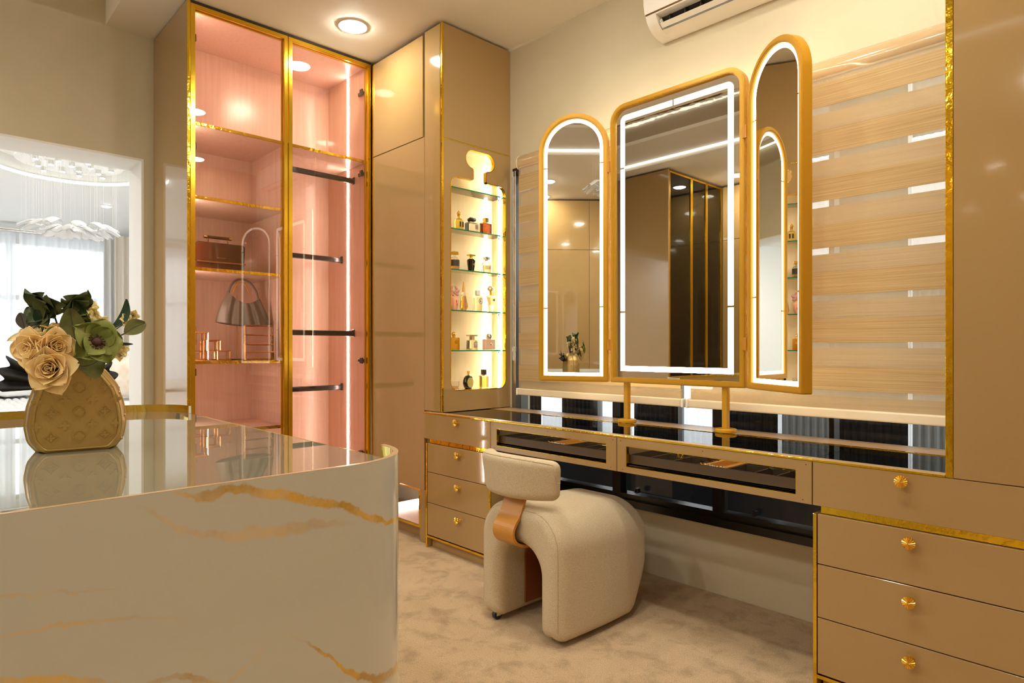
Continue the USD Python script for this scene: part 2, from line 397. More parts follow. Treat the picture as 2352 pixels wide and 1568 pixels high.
# bottles
def glass(name, col, rough=.02):
    mat(name, {'p': ('principled_bsdf', dict(base_color=col, roughness=rough, transmission_weight=.92, ior=1.3))}, (), 'p.BSDF')
glass('glass_clear', (.97, .96, .93))
glass('glass_yellow', (.95, .74, .18))
glass('glass_amber', (.90, .52, .05))
glass('glass_brown', (.22, .06, .02))
glass('glass_pink', (.95, .62, .46))
glass('glass_pale', (.95, .88, .62))
glass('glass_peach', (.96, .66, .40))
plain('pink_solid', (.86, .40, .27), .2, coat=.5)
plain('pink_frost', (.82, .56, .42), .25, coat=.3)
plain('bow_pink', (.62, .30, .26), .6)
plain('black_gloss', (.008, .007, .007), .08, coat=.5)
plain('silver', (.78, .76, .72), .12, 1.0)
plain('label_white', (.86, .82, .72), .5)
plain('label_grey', (.40, .34, .26), .5)
plain('label_dark', (.05, .035, .02), .5)
plain('label_yellow', (.80, .66, .28), .5)
plain('champagne', (.66, .54, .34), .25, .9)
plain('wood_orange', (.75, .42, .10), .3, .3)
# lights
emit('lamp_down', (1.0, .945, .79), DOWN)
emit('led_mirror', (1.0, .87, .66), LEDM)
emit('led_back', (1.0, .86, .60), LEDB)
emit('led_wardrobe', (1.0, .88, .78), LEDW)
emit('led_wardrobe_soft', (1.0, .88, .78), LEDW * 1.7)
emit('led_niche', (1.0, .84, .58), LEDN)
emit('led_tray', (1.0, .92, .80), 2.2)
emit('led_cove', (1.0, .93, .78), 8.0)
emit('lamp_lens', (1.0, .95, .86), 25.0)
emit('lamp_bed', (1.0, .98, .96), 900.0)
# ================================================================== THE ROOM
CEIL = 2.96
YW = 2.69                       # window wall
XD = -4.22                      # doorway wall
XF = -3.594                     # front of the wardrobes
YB, XR = -2.75, 1.35            # walls behind and right of the camera
struct('floor', box(-4.5, XR, YB, YW + .1, -.1, 0), 'carpet')
# ceiling with a raised tray
tx0, tx1, ty0, ty1, tz = XD, 1.0, -.35, .82, 3.22
c = [box(XD - .3, XR + .1, ty1, YW + .15, CEIL, 3.3), box(XD - .3, XR + .1, YB - .1, ty0, CEIL, 3.3), box(tx1, XR + .1, ty0, ty1, CEIL, 3.3), box(XD - .3, tx1, ty0, ty1, tz, 3.3)]
ce = struct('ceiling', c, 'ceiling_paint')
struct('trim', box(-4.05, .9, ty0 + .12, ty1 - .45, tz - .012, tz - .002), 'ceiling_gloss', ce, label='mirror-gloss ceiling panel in the tray')
tl = thing('cove_light', 'thin cove light line along the raised ceiling tray behind the camera', 'light', (-1.6, ty0 + .01, CEIL + .05))
obj('led_strip', box(-4.0, .9, ty0 + .005, ty0 + .02, CEIL + .03, CEIL + .05), 'led_tray', tl)
tl2 = thing('cove_light', 'short cove light in the ceiling tray above the doorway wall', 'light', (XD + .1, .2, tz - .1))
obj('led_strip', box(XD + .02, XD + .035, -.25, .72, tz - .08, tz - .065), 'led_tray', tl2)
# doorway wall: opening y -.46..1.012, up to 2.236
DW = -4.50
struct('wall_left', [box(DW, XD, YB, -.46, 0, CEIL + .3), box(DW, XD, 1.012, YW + .1, 0, CEIL + .3), box(DW, XD, -.46, 1.012, 2.236, CEIL + .3)], 'wall_paint')
struct('trim_1', [box(DW - .002, XD + .0015, 1.0, 1.0125, 0, 2.236), box(DW - .002, XD + .0015, -.448, 1.0, 2.224, 2.2365), box(DW - .002, XD + .0015, -.4605, -.448, 0, 2.236)], 'white_paint')
# window wall with its opening
WX0, WX1, WZ0, WZ1 = -2.83, -.40, .31, 2.22
struct('wall_window', [box(XD - .3, WX0, YW, YW + .15, 0, 3.3), box(WX1, XR + .1, YW, YW + .15, 0, 3.3), box(WX0, WX1, YW, YW + .15, 0, WZ0), box(WX0, WX1, YW, YW + .15, WZ1, 3.3)], 'wall_paint')
struct('wall_back', box(XD - .3, XR + .1, YB - .15, YB, 0, 3.3), 'wall_paint')
struct('wall_right', box(XR, XR + .15, YB, YW, 0, 3.3), 'wall_paint')
# window
w = thing('window_1', None, None, (-1.6, YW, WZ0), kind='structure')
obj('sill_frame', [box(WX0, WX1, YW - .012, YW + .10, .311, .346), box(WX0, WX1, YW + .012, YW + .08, .346, .372), box(WX0, WX1, YW + .10, YW + .153, .3105, .322)], 'black_frame', w)
obj('head_frame', box(WX0, WX1, YW + .0, YW + .10, WZ1 - .05, WZ1), 'black_frame', w)
obj('jamb', box(WX0, WX0 + .035, YW - .005, YW + .10, .345, WZ1 - .05), 'grey_alu', w)
obj('jamb', box(WX1 - .04, WX1, YW - .005, YW + .10, .345, WZ1 - .05), 'black_frame', w)
for xa, xb, ya in ((-2.075, -2.025, YW + .01), (-1.50, -1.455, YW + .01), (-1.005, -.985, YW + .06)):
    obj('mullion', box(xa, xb, ya, ya + .06, .372, WZ1 - .05), 'black_frame', w)
for xa, xb, yy in ((WX0 + .03, -2.05, .035), (-2.05, -1.48, .055), (-1.48, -1.0, .035), (-1.0, WX1 - .03, .055)):
    obj('glass_pane', box(xa, xb, YW + yy, YW + yy + .005, .36, WZ1 - .045), 'window_glass', w)
for xa in (-1.92, -1.30):
    obj('latch', [box(xa - .01, xa + .01, YW - .0, YW + .03, .385, .41, .003), box(xa - .004, xa + .004, YW - .012, YW + .01, .392, .403, .001)], 'dark_metal', w)
# ribbed panels standing outside the window
def ribbed(name, x0, x1, z0, z1, m, label, y=2.97, pitch=.032, cat='panel'):
    xs = np.arange(x0, x1 + 1e-6, pitch / 4)
    prof = [(x, .008 * (1 if (k % 4) in (0, 1) else 0)) for k, x in enumerate(xs)]
    poly = Polygon([(x, d) for x, d in prof] + [(x, d - .004) for x, d in reversed(prof)])
    mesh = trimesh.creation.extrude_polygon(poly, z1 - z0, engine='earcut'); mesh.apply_translation((0, y, z0))
    obj(name, mesh, m, label=label, cat=cat)
OUT = [(-3.35, -2.852, 0, 2.3, 'outside_black', 'black ribbed panel outside the window at its far left end'),
       (-2.849, -2.680, 0, 2.3, 'outside_white', 'white ribbed panel outside the window, first bright strip from the left'),
       (-2.678, -2.386, 0, 2.3, 'outside_black', 'black ribbed panel outside the window between the two left bright strips'),
       (-2.359, -2.212, 0, 2.3, 'outside_white', 'white panel outside the window just left of the left mirror post'),
       (-2.210, -2.168, 0, 2.3, 'outside_black', 'narrow black panel outside, directly behind the left mirror post'),
       (-2.166, -2.136, 0, 2.3, 'outside_white', 'narrow white strip outside, just right of the left mirror post'),
       (-2.134, -1.845, 0, 2.3, 'outside_black', 'black panel outside the window right of the left mirror post'),
       (-1.815, -1.620, 0, 2.3, 'outside_white', 'brightest white panel outside, between the two blinds'),
       (-1.618, -1.311, 0, 2.3, 'outside_black', 'black ribbed panel outside, behind the right mirror post'),
       (-1.297, -1.068, 0, 1.50, 'outside_grey', 'grey ribbed panel outside with a thin white bar on its left'),
       (-1.066, -.775, 0, 2.3, 'outside_black', 'black ribbed panel outside, rightmost of the dark ones'),
       (-.763, -.30, 0, 1.50, 'outside_grey', 'grey ribbed panel outside at the right end of the window'),
       (-1.297, -1.068, 1.52, 1.97, 'outside_white', 'white translucent panel outside above the left grey one'),
       (-.763, -.30, 1.52, 1.97, 'outside_white', 'white translucent panel outside above the right end grey one'),
       (-1.297, -1.068, 1.98, 2.4, 'outside_grey', 'upper grey ribbed panel outside above the left white translucent one'), (-.763, -.30, 1.98, 2.4, 'outside_grey', 'upper grey ribbed panel outside above the right white translucent one')]
KO = 3.9 / 2.97                  # the yard screen stands 1 m behind the window
for x0, x1, z0, z1, m, lab in OUT:
    ribbed('outside_panel', x0 * KO, x1 * KO, EYE + (max(z0, .69) - EYE) * KO, EYE + (z1 - EYE) * KO, m, lab, 3.9, .042)
for x0, x1, m, lab in ((-2.384, -2.361, 'outside_grey', 'grey post outside the window left of the mirror stand'), (-1.843, -1.817, 'outside_grey', 'grey post outside, left of the brightest white panel'),
                       (-1.309, -1.299, 'outside_white', 'thin white post outside, left of the left grey panel'), (-.773, -.765, 'outside_white', 'thin white post outside, left of the right grey panel')):
    obj('outside_post', box(x0 * KO, x1 * KO, 3.885, 3.91, 0, 2.67), m, label=lab, cat='post')
obj('outside_ledge', [box(-4.6, .3, 3.87, 4.2, -.02, .53, .01), box(-4.6, .3, 3.85, 4.2, .53, .557, .004)], 'outside_black', label='black ledge outside below the ribbed panels', cat='ledge')
struct('floor_outside', box(-6, 3, YW + .15, 8, -.12, -.02), 'outside_ground')

# ------------------------------------------------------------------ downlights
def downlight(name, x, y, z, r, m, label, group=None):
    t = thing(name, label, 'ceiling light', (x, y, z), group=group)
    ring = Point(0, 0).buffer(r * 1.13, quad_segs=16).difference(Point(0, 0).buffer(r, quad_segs=16))
    rm = trimesh.creation.extrude_polygon(ring, .006, engine='earcut'); rm.apply_translation((x, y, z - .006))
    obj('trim_ring', rm, 'white_paint', t)
    obj('diffuser', lathe([(0, 0), (r, 0), (r, -.003), (r * .93, -.009), (r * .75, -.014), (r * .4, -.0175), (0, -.018)][::-1], 40, (x, y, z - .001)), m, t, smooth=True)
downlight('downlight', -3.262, 1.845, CEIL, .070, 'lamp_down', 'round recessed downlight glowing in the ceiling beside the pink wardrobe')
for i, (x, y) in enumerate(((-1.3, 1.22), (-3.262, -2.0), (-1.95, -2.0), (-1.3, -.6), (-2.6, -.6), (-1.95, 1.62), (-.64, 2.03), (-.64, 1.15), (-3.262, -1.3), (-1.95, -1.3), (-.64, -1.3), (.6, -1.3))):
    downlight('downlight', x, y, CEIL, .070, 'lamp_down', 'round recessed downlight outside the picture, seen only in reflections', group='downlights seen only in reflections')

# ================================================================== PINK WARDROBE (x -4.2..-3.594, y 1.065..2.165)
Y0, YM, Y1 = 1.065, 1.614, 2.163
wd = thing('wardrobe', 'tall pink lit wardrobe with two gold framed glass doors', 'wardrobe', (-3.9, 1.6, 0))
obj('side_panel', box(XD + .004, XF - .002, Y0, Y0 + .018, 0, 2.95), 'gloss_tan', wd, label='glossy taupe end panel')
obj('side_lining', box(-4.19, XF - .03, Y0 + .018, Y0 + .022, .09, 2.93), 'pink_laminate', wd)
obj('side_lining', box(-4.19, XF - .03, Y1 - .022, Y1 - .006, .09, 2.93), 'pink_laminate', wd)
obj('back_panel', box(-4.14, -4.12, Y0 + .02, Y1 - .02, .08, 2.94), 'pink_laminate', wd)
obj('top_panel', box(-4.14, XF - .02, Y0 + .018, Y1 - .004, 2.93, 2.948), 'pink_laminate', wd)
obj('bottom_panel', box(-4.14, XF - .02, Y0 + .018, Y1 - .004, .08, .098), 'pink_laminate', wd)
obj('plinth', box(-4.1, XF - .05, Y0 + .02, Y1 - .004, 0, .08), 'taupe', wd)
obj('partition', box(-4.12, XF - .03, YM - .009, YM + .009, .098, 2.32), 'pink_laminate', wd)
for z, ya, yb in ((2.33, Y0 + .022, Y1 - .024), (1.938, Y0 + .022, YM - .009), (1.556, Y0 + .022, YM - .009), (1.055, Y0 + .022, YM - .009), (.676, Y0 + .022, YM - .009)):
    s = obj('shelf', box(-4.12, XF - .033, ya, yb, z - .016, z), 'pink_laminate', wd)
    obj('shelf_edge', box(XF - .033, XF - .028, ya, yb, z - .017, z + .001, .001), 'gold_foil', s, label='gold shelf edge')
for x, z in ((-3.77, 2.225), (-3.93, 1.72), (-3.77, 1.222), (-3.93, .862)):
    r = obj('hanging_rail', rbox(x - .008, x + .008, YM + .012, Y1 - .026, z - .018, z + .016, .007), 'rail_black', wd)
    obj('rail_flange', [box(x - .012, x + .012, Y1 - .03, Y1 - .022, z - .022, z + .026, .003), box(x - .012, x + .012, YM + .009, YM + .016, z - .022, z + .026, .003)], 'rail_black', r)
for za, zb in ((.11, 2.312), (2.335, 2.928)):
    obj('led_strip', box(-3.858, -3.842, Y1 - .0255, Y1 - .0215, za, zb), 'led_wardrobe', wd, label='bright vertical light strip')
for za, zb in ((.11, .655), (.68, 1.035), (1.06, 1.535), (1.56, 1.918), (1.942, 2.31), (2.335, 2.928)):
    obj('led_strip', box(XF - .07, XF - .06, Y0 + .0225, Y0 + .026, za, zb), 'led_wardrobe_soft', wd)
obj('edge_strip', box(XF - .002, XF + .003, Y0, Y0 + .014, 0, 2.95, .001), 'gold_foil', wd, label='gold strip on the end panel')
obj('head_rail', box(XF - .025, XF - .003, Y0 + .016, Y1, 2.945, 2.957), 'dark_metal', wd)
for ya, yb in ((Y0 + .017, YM - .002), (YM + .002, Y1 - .001)):
    fr = sbox(ya, .085, yb, 2.943).difference(sbox(ya + .024, .109, yb - .024, 2.919))
    d = obj('door', place(extr(fr, .024, .003), (XF - .024, 0, 0), *YZ), 'gold_metal', wd, label='gold framed glass door')
    step = sbox(ya + .020, .105, yb - .020, 2.923).difference(sbox(ya + .030, .115, yb - .030, 2.913))
    obj('inner_frame', place(extr(step, .012, .002), (XF - .034, 0, 0), *YZ), 'gold_paint', d)
    obj('glass_pane', box(XF - .016, XF - .012, ya + .018, yb - .018, .10, 2.925), 'door_glass', d)
def hinge(y, z, sy, par):
    x = XF - .05
    return obj('hinge', [box(x - .045, x, y - .008 * (1 + sy), y + .008 * (1 - sy), z - .011, z + .011, .003), cyl(.016, .012, (x + .005, y - sy * .014, z), 'y', 14), box(x - .005, x + .026, y - sy * .022 - .006, y - sy * .022 + .006, z - .02, z + .02, .003)], 'dark_metal', par)
for z in (2.765, 2.245, 1.045, .45): hinge(Y1 - .026, z, 1, wd)
for z in (2.775, 2.20, .995, .45): hinge(Y0 + .026, z, -1, wd)

# ---- things in the pink wardrobe
bb = thing('handbag', 'dark brown leather box handbag with gold bar and top handle', 'handbag', (-3.80, 1.26, 1.556), rz=math.radians(8))
def bag_panel(y0, y1, z0, z1, r):
    p = Polygon([(y0 - .012, z0), (y1 - .004, z0), (y1, z1), (y0, z1)])
    return p.buffer(-r).buffer(r, quad_segs=6)
obj('body', place(extr(bag_panel(1.15, 1.41, 1.5562, 1.708, .014), .135, .006), (-3.86, 0, 0), *YZ), 'bag_side', bb, label='dark side gusset')
flap = obj('flap', [place(extr(bag_panel(1.150, 1.412, 1.604, 1.712, .014), .012, .004), (-3.727, 0, 0), *YZ), place(extr(bag_panel(1.155, 1.408, 1.5562, 1.6, .004), .004, .002), (-3.726, 0, 0), *YZ)], 'bag_brown', bb, label='brown front flap')
obj('metal_bar', box(-3.716, -3.708, 1.15, 1.412, 1.599, 1.608, .002), 'bag_bar', flap)
obj('lettering', place(meshkit.text_mesh('MATTHEY', .0075, .0006), (-3.7149, 1.256, 1.625), *YZ), 'copper_wire', flap)
hd = obj('handle', [cyl(.0085, .12, (-3.79, 1.285, 1.752), 'y', 14)], 'bag_brown', bb)
obj('handle_post', [cyl(.0045, .034, (-3.79, 1.232, 1.727), 'z', 10), cyl(.0045, .034, (-3.79, 1.338, 1.727), 'z', 10), cyl(.0095, .016, (-3.79, 1.218, 1.752), 'y', 14), cyl(.0095, .016, (-3.79, 1.352, 1.752), 'y', 14)], 'copper_wire', hd, label='gold handle fittings')
# pleated bag on its stand
pb = thing('handbag', 'taupe pleated leather shoulder bag hanging on a thin stand', 'handbag', (-3.80, 1.44, 1.24))
def pleat(u, v):
    a = u * 2 * PI
    w = .155 - .062 * v ** 1.3
    dd = (.055 - .040 * v)
    yy = w * math.copysign(abs(math.cos(a)) ** .8, math.cos(a)); xx = dd * math.copysign(abs(math.sin(a)) ** .8, math.sin(a))
    xx += .006 * math.sin(yy / w * 15.0) * (1 - .4 * v) * (1 if math.sin(a) > 0 else -1)
    t = yy / w
    z = 1.255 + .012 * t * t + v * (.135 + .035 * t * t) + .018 * t * (-1) * (.4 + .6 * v)
    return (-3.81 + xx, 1.437 + yy, z)
bm = grid_mesh(pleat, 96, 14, True)
obj('body', sheet(bm, .004), 'bag_taupe', pb, smooth=40)
cap = np.array([pleat(i / 48, 0) for i in range(48)]); cc = cap.mean(0)
obj('base', trimesh.Trimesh(np.vstack([cap, cc]), [(48, (i + 1) % 48, i) for i in range(48)], process=False), 'bag_taupe', pb)
hp = [(-3.81, 1.437 + .085 * math.cos(a), 1.415 + .112 * math.sin(a) ** .9 - .012 * math.cos(a)) for a in np.linspace(.12, PI - .12, 22)]
h = obj('handle', tube(hp, .0065, 8), 'bag_taupe', pb, smooth=True)
for s, zz in ((1, 1.418), (-1, 1.436)):
    obj('ring', mov(rot(trimesh.creation.torus(.008, .002, 14, 8), PI / 2, (0, 1, 0)), (-3.81, 1.437 + s * .089, zz - .002)), 'silver', h)
obj('script_emblem', tube([(-3.757, 1.365 + .002 * k, 1.292 + .004 * math.sin(k * 1.7)) for k in range(11)], .0007, 5), 'silver', pb)
st = thing('handbag_stand', 'thin stand with black base plate under the pleated bag', 'stand', (-3.83, 1.42, 1.056))
obj('base_plate', box(-3.90, -3.76, 1.345, 1.485, 1.0562, 1.061, .001), 'bag_side', st)
obj('pole', cyl(.003, .455, (-3.878, 1.425, 1.288), 'z', 8), 'copper_wire', st)
obj('saddle', [tube([(-3.81, 1.425 + .05 * t, 1.5125 - .035 * t * t * 2) for t in np.linspace(-1, 1, 9)], .004, 8), tube([(-3.878, 1.425, 1.5125), (-3.81, 1.425, 1.5125)], .003, 8)], 'strap_tan', st)
# gold square-frame bag stands
def frame_wire(t, y0, y1, z0, z1, x, r=.004, d=.05):
    pts = [(x, y0, z0), (x, y1, z0), (x, y1, z1), (x, y0, z1)]
    m = [tube([pts[k], pts[(k + 1) % 4]], r, 4) for k in range(4)]
    m += [tube([(p[0] - d, *p[1:]) for p in (pts[k], pts[(k + 1) % 4])], r, 4) for k in range(4)] + [tube([p, (p[0] - d, p[1], p[2])], r, 4) for p in pts]
    obj('wire_square', m, 'copper_wire', t)
g1 = thing('display_stand', 'stepped copper wire stand of overlapping squares on the shelf, left', 'stand', (-3.74, 1.20, 1.055))
for y0, y1, z0, z1, x in ((1.06, 1.145, 1.145, 1.24, -3.72), (1.125, 1.205, 1.06, 1.21, -3.70), (1.118, 1.20, 1.105, 1.212, -3.74), (1.188, 1.262, 1.06, 1.165, -3.72), (1.20, 1.27, 1.11, 1.168, -3.70), (1.252, 1.318, 1.0595, 1.108, -3.69)):
    frame_wire(g1, max(y0, 1.092), y1, z0, z1, x)
g2 = thing('display_stand', 'ladder shaped gold wire stand below the pleated bag', 'stand', (-3.70, 1.48, 1.055))
for y0, y1, z0, z1, x in ((1.405, 1.565, 1.0595, 1.255, -3.70), (1.400, 1.562, 1.0595, 1.2, -3.685), (1.396, 1.556, 1.0595, 1.145, -3.67), (1.392, 1.552, 1.0595, 1.10, -3.655)):
    frame_wire(g2, y0, y1, z0, z1, x, .0038, .012)

# ================================================================== CORNER WARDROBE AND PERFUME TOWER
YT = 2.165
XT = -2.85
cw = thing('corner_wardrobe', 'glossy rose tan corner wardrobe with tall plain doors', 'wardrobe', (-3.3, 2.42, 0))
obj('carcass', [box(XF + .004, -3.016, YT + .022, YW - .004, .31, 2.945), box(-3.016, -2.99, YT + .022, YW - .004, .31, .74)], 'gloss_tan', cw)
obj('upper_door', box(-3.572, -3.032, YT, YT + .020, 2.346, 2.935, .0015), 'gloss_tan', cw)
obj('lower_door', box(-3.572, -3.016, YT, YT + .020, .306, 2.342, .0015), 'gloss_tan', cw)
obj('filler_strip', box(-3.592, -3.576, YT + .003, YT + .02, 0, 2.945), 'gold_metal', cw, label='slim gold strip beside the glass doors')
obj('plinth', box(XF + .004, -3.066, YT + .06, YT + .09, 0, .078), 'gloss_tan', cw)
obj('post', box(-3.064, -2.955, YT + .004, YT + .06, 0, .306), 'gloss_tan', cw)
obj('niche_floor', box(XF + .004, -3.066, YT + .02, YW - .006, .078, .09), 'pink_laminate', cw)
obj('niche_back', box(XF + .004, -3.066, 2.55, 2.57, .09, .31), 'pink_laminate', cw, label='pink lit open base niche')
obj('niche_side', box(-3.078, -3.066, YT + .02, 2.55, .09, .31), 'pink_laminate', cw)
obj('niche_trim', [box(XF + .004, -3.066, YT + .006, YT + .02, .296, .306), box(XF + .004, -3.066, YT + .006, YT + .02, .078, .090), box(-3.078, -3.066, YT + .006, YT + .02, .09, .296)], 'gold_foil', cw)
obj('led_strip', box(-3.56, -3.545, YT + .05, 2.50, .0905, .11), 'led_wardrobe', cw)

pt = thing('perfume_tower', 'tall tan display tower with a bottle shaped lit perfume niche', 'display cabinet', (-2.92, 2.42, .763))
obj('carcass', [box(-3.012, XT - .020, YT + .006, 2.20, .766, 2.945), box(-3.012, -2.992, YT + .01, YW - .002, .766, 2.945), box(-3.0, XT - .02, YT + .01, YW - .002, 2.31, 2.94), box(-3.0, XT - .02, 2.675, YW - .002, .766, 2.945)], 'gloss_tan', pt)
obj('end_panel', box(-3.013, XT - .018, YT, YT + .006, .766, 2.942, .001), 'gloss_tan', pt)
obj('upper_door', box(XT - .02, XT, YT + .012, 2.690, 2.304, 2.945, .0015), 'gloss_tan', pt)
body = rrect(2.226, .882, 2.652, 2.102, .055)
neck = sbox(2.393, 2.06, 2.492, 2.20)
capp = sbox(2.335 + .05, 2.168, 2.558 - .05, 2.277).union(Point(2.39, 2.2225).buffer(.0545, quad_segs=10)).union(Point(2.503, 2.2225).buffer(.0545, quad_segs=10))
outl = body.union(neck).union(capp).buffer(.012, quad_segs=6).buffer(-.024, quad_segs=6).buffer(.012, quad_segs=6)
face = sbox(YT + .012, .766, 2.690, 2.297).difference(outl)
obj('face_panel', place(extr(face, .018), (XT - .018, 0, 0), *YZ), 'gloss_tan', pt)
obj('niche_edge', place(extr(outl.buffer(.0006).difference(outl.buffer(-.003)), .021), (XT - .019, 0, 0), *YZ), 'gold_foil', pt, label='gold edge of the bottle shaped cutout')
obj('corner_strip', box(XT - .010, XT + .0025, YT - .0015, YT + .011, .764, 2.945, .001), 'gold_foil', pt, label='gold corner strip')
obj('joint_strip', box(XT - .012, XT - .001, YT + .012, 2.69, 2.2985, 2.303), 'gold_foil', pt)
obj('niche_back', box(-2.99, -2.982, 2.20, 2.675, .87, 2.30), 'niche_laminate', pt)
obj('niche_side', box(-2.982, XT - .02, 2.662, 2.672, .87, 2.30), 'niche_laminate', pt)
obj('niche_side', box(-2.982, XT - .02, 2.20, 2.208, .87, 2.30), 'niche_laminate', pt)
obj('niche_floor', box(-2.982, XT - .019, 2.20, 2.675, .870, .879), 'niche_laminate', pt)
obj('niche_top', box(-2.982, XT - .02, 2.20, 2.675, 2.285, 2.295), 'niche_laminate', pt)
for z in (2.05, 1.813, 1.579, 1.344, 1.113):
    s = obj('glass_shelf', box(-2.981, XT - .028, 2.209, 2.661, z - .007, z), 'shelf_glass', pt)
    obj('shelf_edge', box(XT - .028, XT - .0265, 2.209, 2.661, z - .007, z), 'shelf_edge_green', s, label='green cut edge of the glass')
    for yy in (2.655, 2.214):
        obj('shelf_pin', mov(trimesh.creation.icosphere(2, .006), (-2.915, yy, z - .014)), 'silver', s)
obj('led_strip', box(-2.932, -2.902, 2.6595, 2.662, .885, 2.275), 'led_niche', pt, label='light strip on the niche side')
# ================================================================== PERFUME BOTTLES
def bottle(label, y, z, parts, x=-2.915, rz=0.0):
    t = thing('perfume_bottle', label, 'perfume bottle', (x, y, z + .0006), rz, local=True)
    last = None
    for p in parts:
        nm, mesh, m = p[:3]
        par = t if len(p) < 4 else last
        o = obj(nm, mesh, m, par, smooth=35)
        if len(p) < 4: last = o
    return t
def bbox(w, d, z0, z1, r=.005): return rbox(-d / 2, d / 2, -w / 2, w / 2, z0, z1, r)
def curved(r, z0, z1, half=1.0, n=14):
    return sheet(grid_mesh(lambda u, v: (r * math.cos(half * (2 * u - 1)), r * math.sin(half * (2 * u - 1)), z0 + (z1 - z0) * v), n, 2), .0004)
FR = lambda w, h, zc, d, y=0.0: box(d / 2, d / 2 + .0008, y - w / 2, y + w / 2, zc - h / 2, zc + h / 2)
S1, S2, S3, S4, S5 = 1.813, 1.579, 1.344, 1.113, .879
B = bottle
B('yellow round shouldered bottle with ornate gold globe stopper, top shelf left', 2.338, S1, [('bottle_body', lathe([(0, 0), (.024, 0), (.026, .004), (.027, .045), (.022, .062), (.010, .069), (.008, .074), (0, .074)]), 'glass_yellow'), ('label', [FR(.012, .03, .03, .05, -.008), FR(.012, .03, .03, .05, .01)], 'label_dark', 1), ('stopper', [lathe([(0, .074), (.009, .074), (.007, .08), (.010, .085), (0, .085)], 16), mov(trimesh.creation.icosphere(2, .0125), (0, 0, .0965)), mov(trimesh.creation.icosphere(1, .004), (0, 0, .111))], 'gold_knob')])
B('clear square bottle with a black blossom cap, top shelf middle', 2.436, S1, [('bottle_body', bbox(.074, .05, 0, .055, .006), 'glass_clear'), ('label', FR(.022, .026, .028, .05, .018), 'champagne', 1), ('collar', cyl(.012, .008, (0, 0, .058)), 'gold_knob'), ('blossom_cap', [mov(trimesh.creation.icosphere(2, .012), (.012 * math.cos(a), .016 * math.sin(a), .071 + .003 * (k % 2))) for k, a in enumerate(np.linspace(0, 2 * PI, 7)[:-1])] + [mov(trimesh.creation.icosphere(2, .012), (0, 0, .077))], 'black_gloss')])
B('dark amber rectangular bottle with gold square cap, top shelf right', 2.546, S1, [('bottle_body', bbox(.072, .034, 0, .066, .004), 'glass_brown'), ('lettering', [FR(.04, .0035, .048, .034), FR(.025, .002, .042, .034), FR(.010, .012, .016, .034)], 'copper_wire', 1), ('collar', cyl(.011, .008, (0, 0, .069)), 'gold_knob'), ('cap', bbox(.026, .026, .072, .098, .002), 'gold_knob')])
B('clear bottle with square gold cap and dark label, second shelf left', 2.305, S2, [('bottle_body', lathe([(0, 0), (.028, 0), (.030, .004), (.030, .055), (.024, .068), (.010, .076), (.010, .084), (0, .084)]), 'glass_clear'), ('label', mov(lathe([(.0304, .022), (.0304, .055)], 24), (0, 0, 0)), 'label_dark', 1), ('perfume', lathe([(0, .003), (.0262, .003), (.0262, .018), (0, .018)]), 'glass_amber', 1), ('cap', bbox(.04, .034, .086, .104, .002), 'gold_knob')])
B('black tapered bottle with flat gold cap and emblem, second shelf middle', 2.432, S2, [('bottle_body', lathe([(0, 0), (.017, 0), (.019, .004), (.024, .045), (.026, .066), (.022, .072), (0, .073)]), 'black_gloss'), ('emblem', cyl(.008, .003, (.0222, .003, .042), 'x', 20), 'gold_knob', 1), ('cap', [lathe([(0, .073), (.012, .073), (.010, .084), (.013, .091), (0, .091)]), bbox(.046, .03, .091, .100, .002)], 'gold_knob')])
B('clear round shouldered bottle with silver cap and pale yellow label, second shelf right', 2.553, S2, [('bottle_body', lathe([(0, 0), (.029, 0), (.031, .004), (.031, .048), (.026, .062), (.012, .070), (.010, .076), (0, .076)]), 'glass_clear'), ('perfume', lathe([(0, .004), (.027, .004), (.027, .045), (0, .045)]), 'glass_pale', 1), ('label', curved(.0314, .018, .043), 'label_yellow', 1), ('lettering', [curved(.0318, .033, .035, .9), curved(.0318, .025, .027, .7)], 'champagne', 1), ('cap', [bbox(.032, .03, .080, .097, .002), cyl(.010, .008, (0, 0, .077))], 'silver')])
def bow(z, s=1.0):
    out = []
    for sg in (-1, 1):
        for (dy, dz, ry, rz_) in ((.022, .010, .020, .012), (.020, -.006, .015, .010)):
            m = trimesh.creation.icosphere(2, 1.0); m.apply_scale((.008 * s, ry * s, rz_ * s)); m = rot(m, sg * .5 * (1 if dz > 0 else -1.2), (1, 0, 0)); out.append(mov(m, (.004, sg * dy * s, z + dz * s)))
        m = trimesh.creation.icosphere(2, 1.0); m.apply_scale((.006, .007, .016)); out.append(mov(rot(m, sg * .6, (1, 0, 0)), (.004, sg * .017, z + .028)))
    k = trimesh.creation.icosphere(2, .007); out.append(mov(k, (.008, 0, z)))
    return out
def fluted(prof, n=10, amp=.06):
    m = lathe(prof, 60); a = np.arctan2(m.vertices[:, 1], m.vertices[:, 0]); r = 1 + amp * np.abs(np.cos(a * n / 2)) - amp / 2
    m.vertices[:, :2] *= r[:, None]; return m
B('pink fluted bottle topped with a big pink bow, third shelf left', 2.300, S3, [('bottle_body', fluted([(0, 0), (.018, 0), (.020, .004), (.027, .030), (.030, .055), (.024, .072), (.010, .080), (0, .080)]), 'pink_solid'), ('lettering', [FR(.006, .012, .05, .062, -.004), FR(.006, .012, .032, .058, .003)], 'glass_amber', 1), ('collar', cyl(.008, .010, (0, 0, .084)), 'gold_knob'), ('bow', bow(.100), 'bow_pink')])
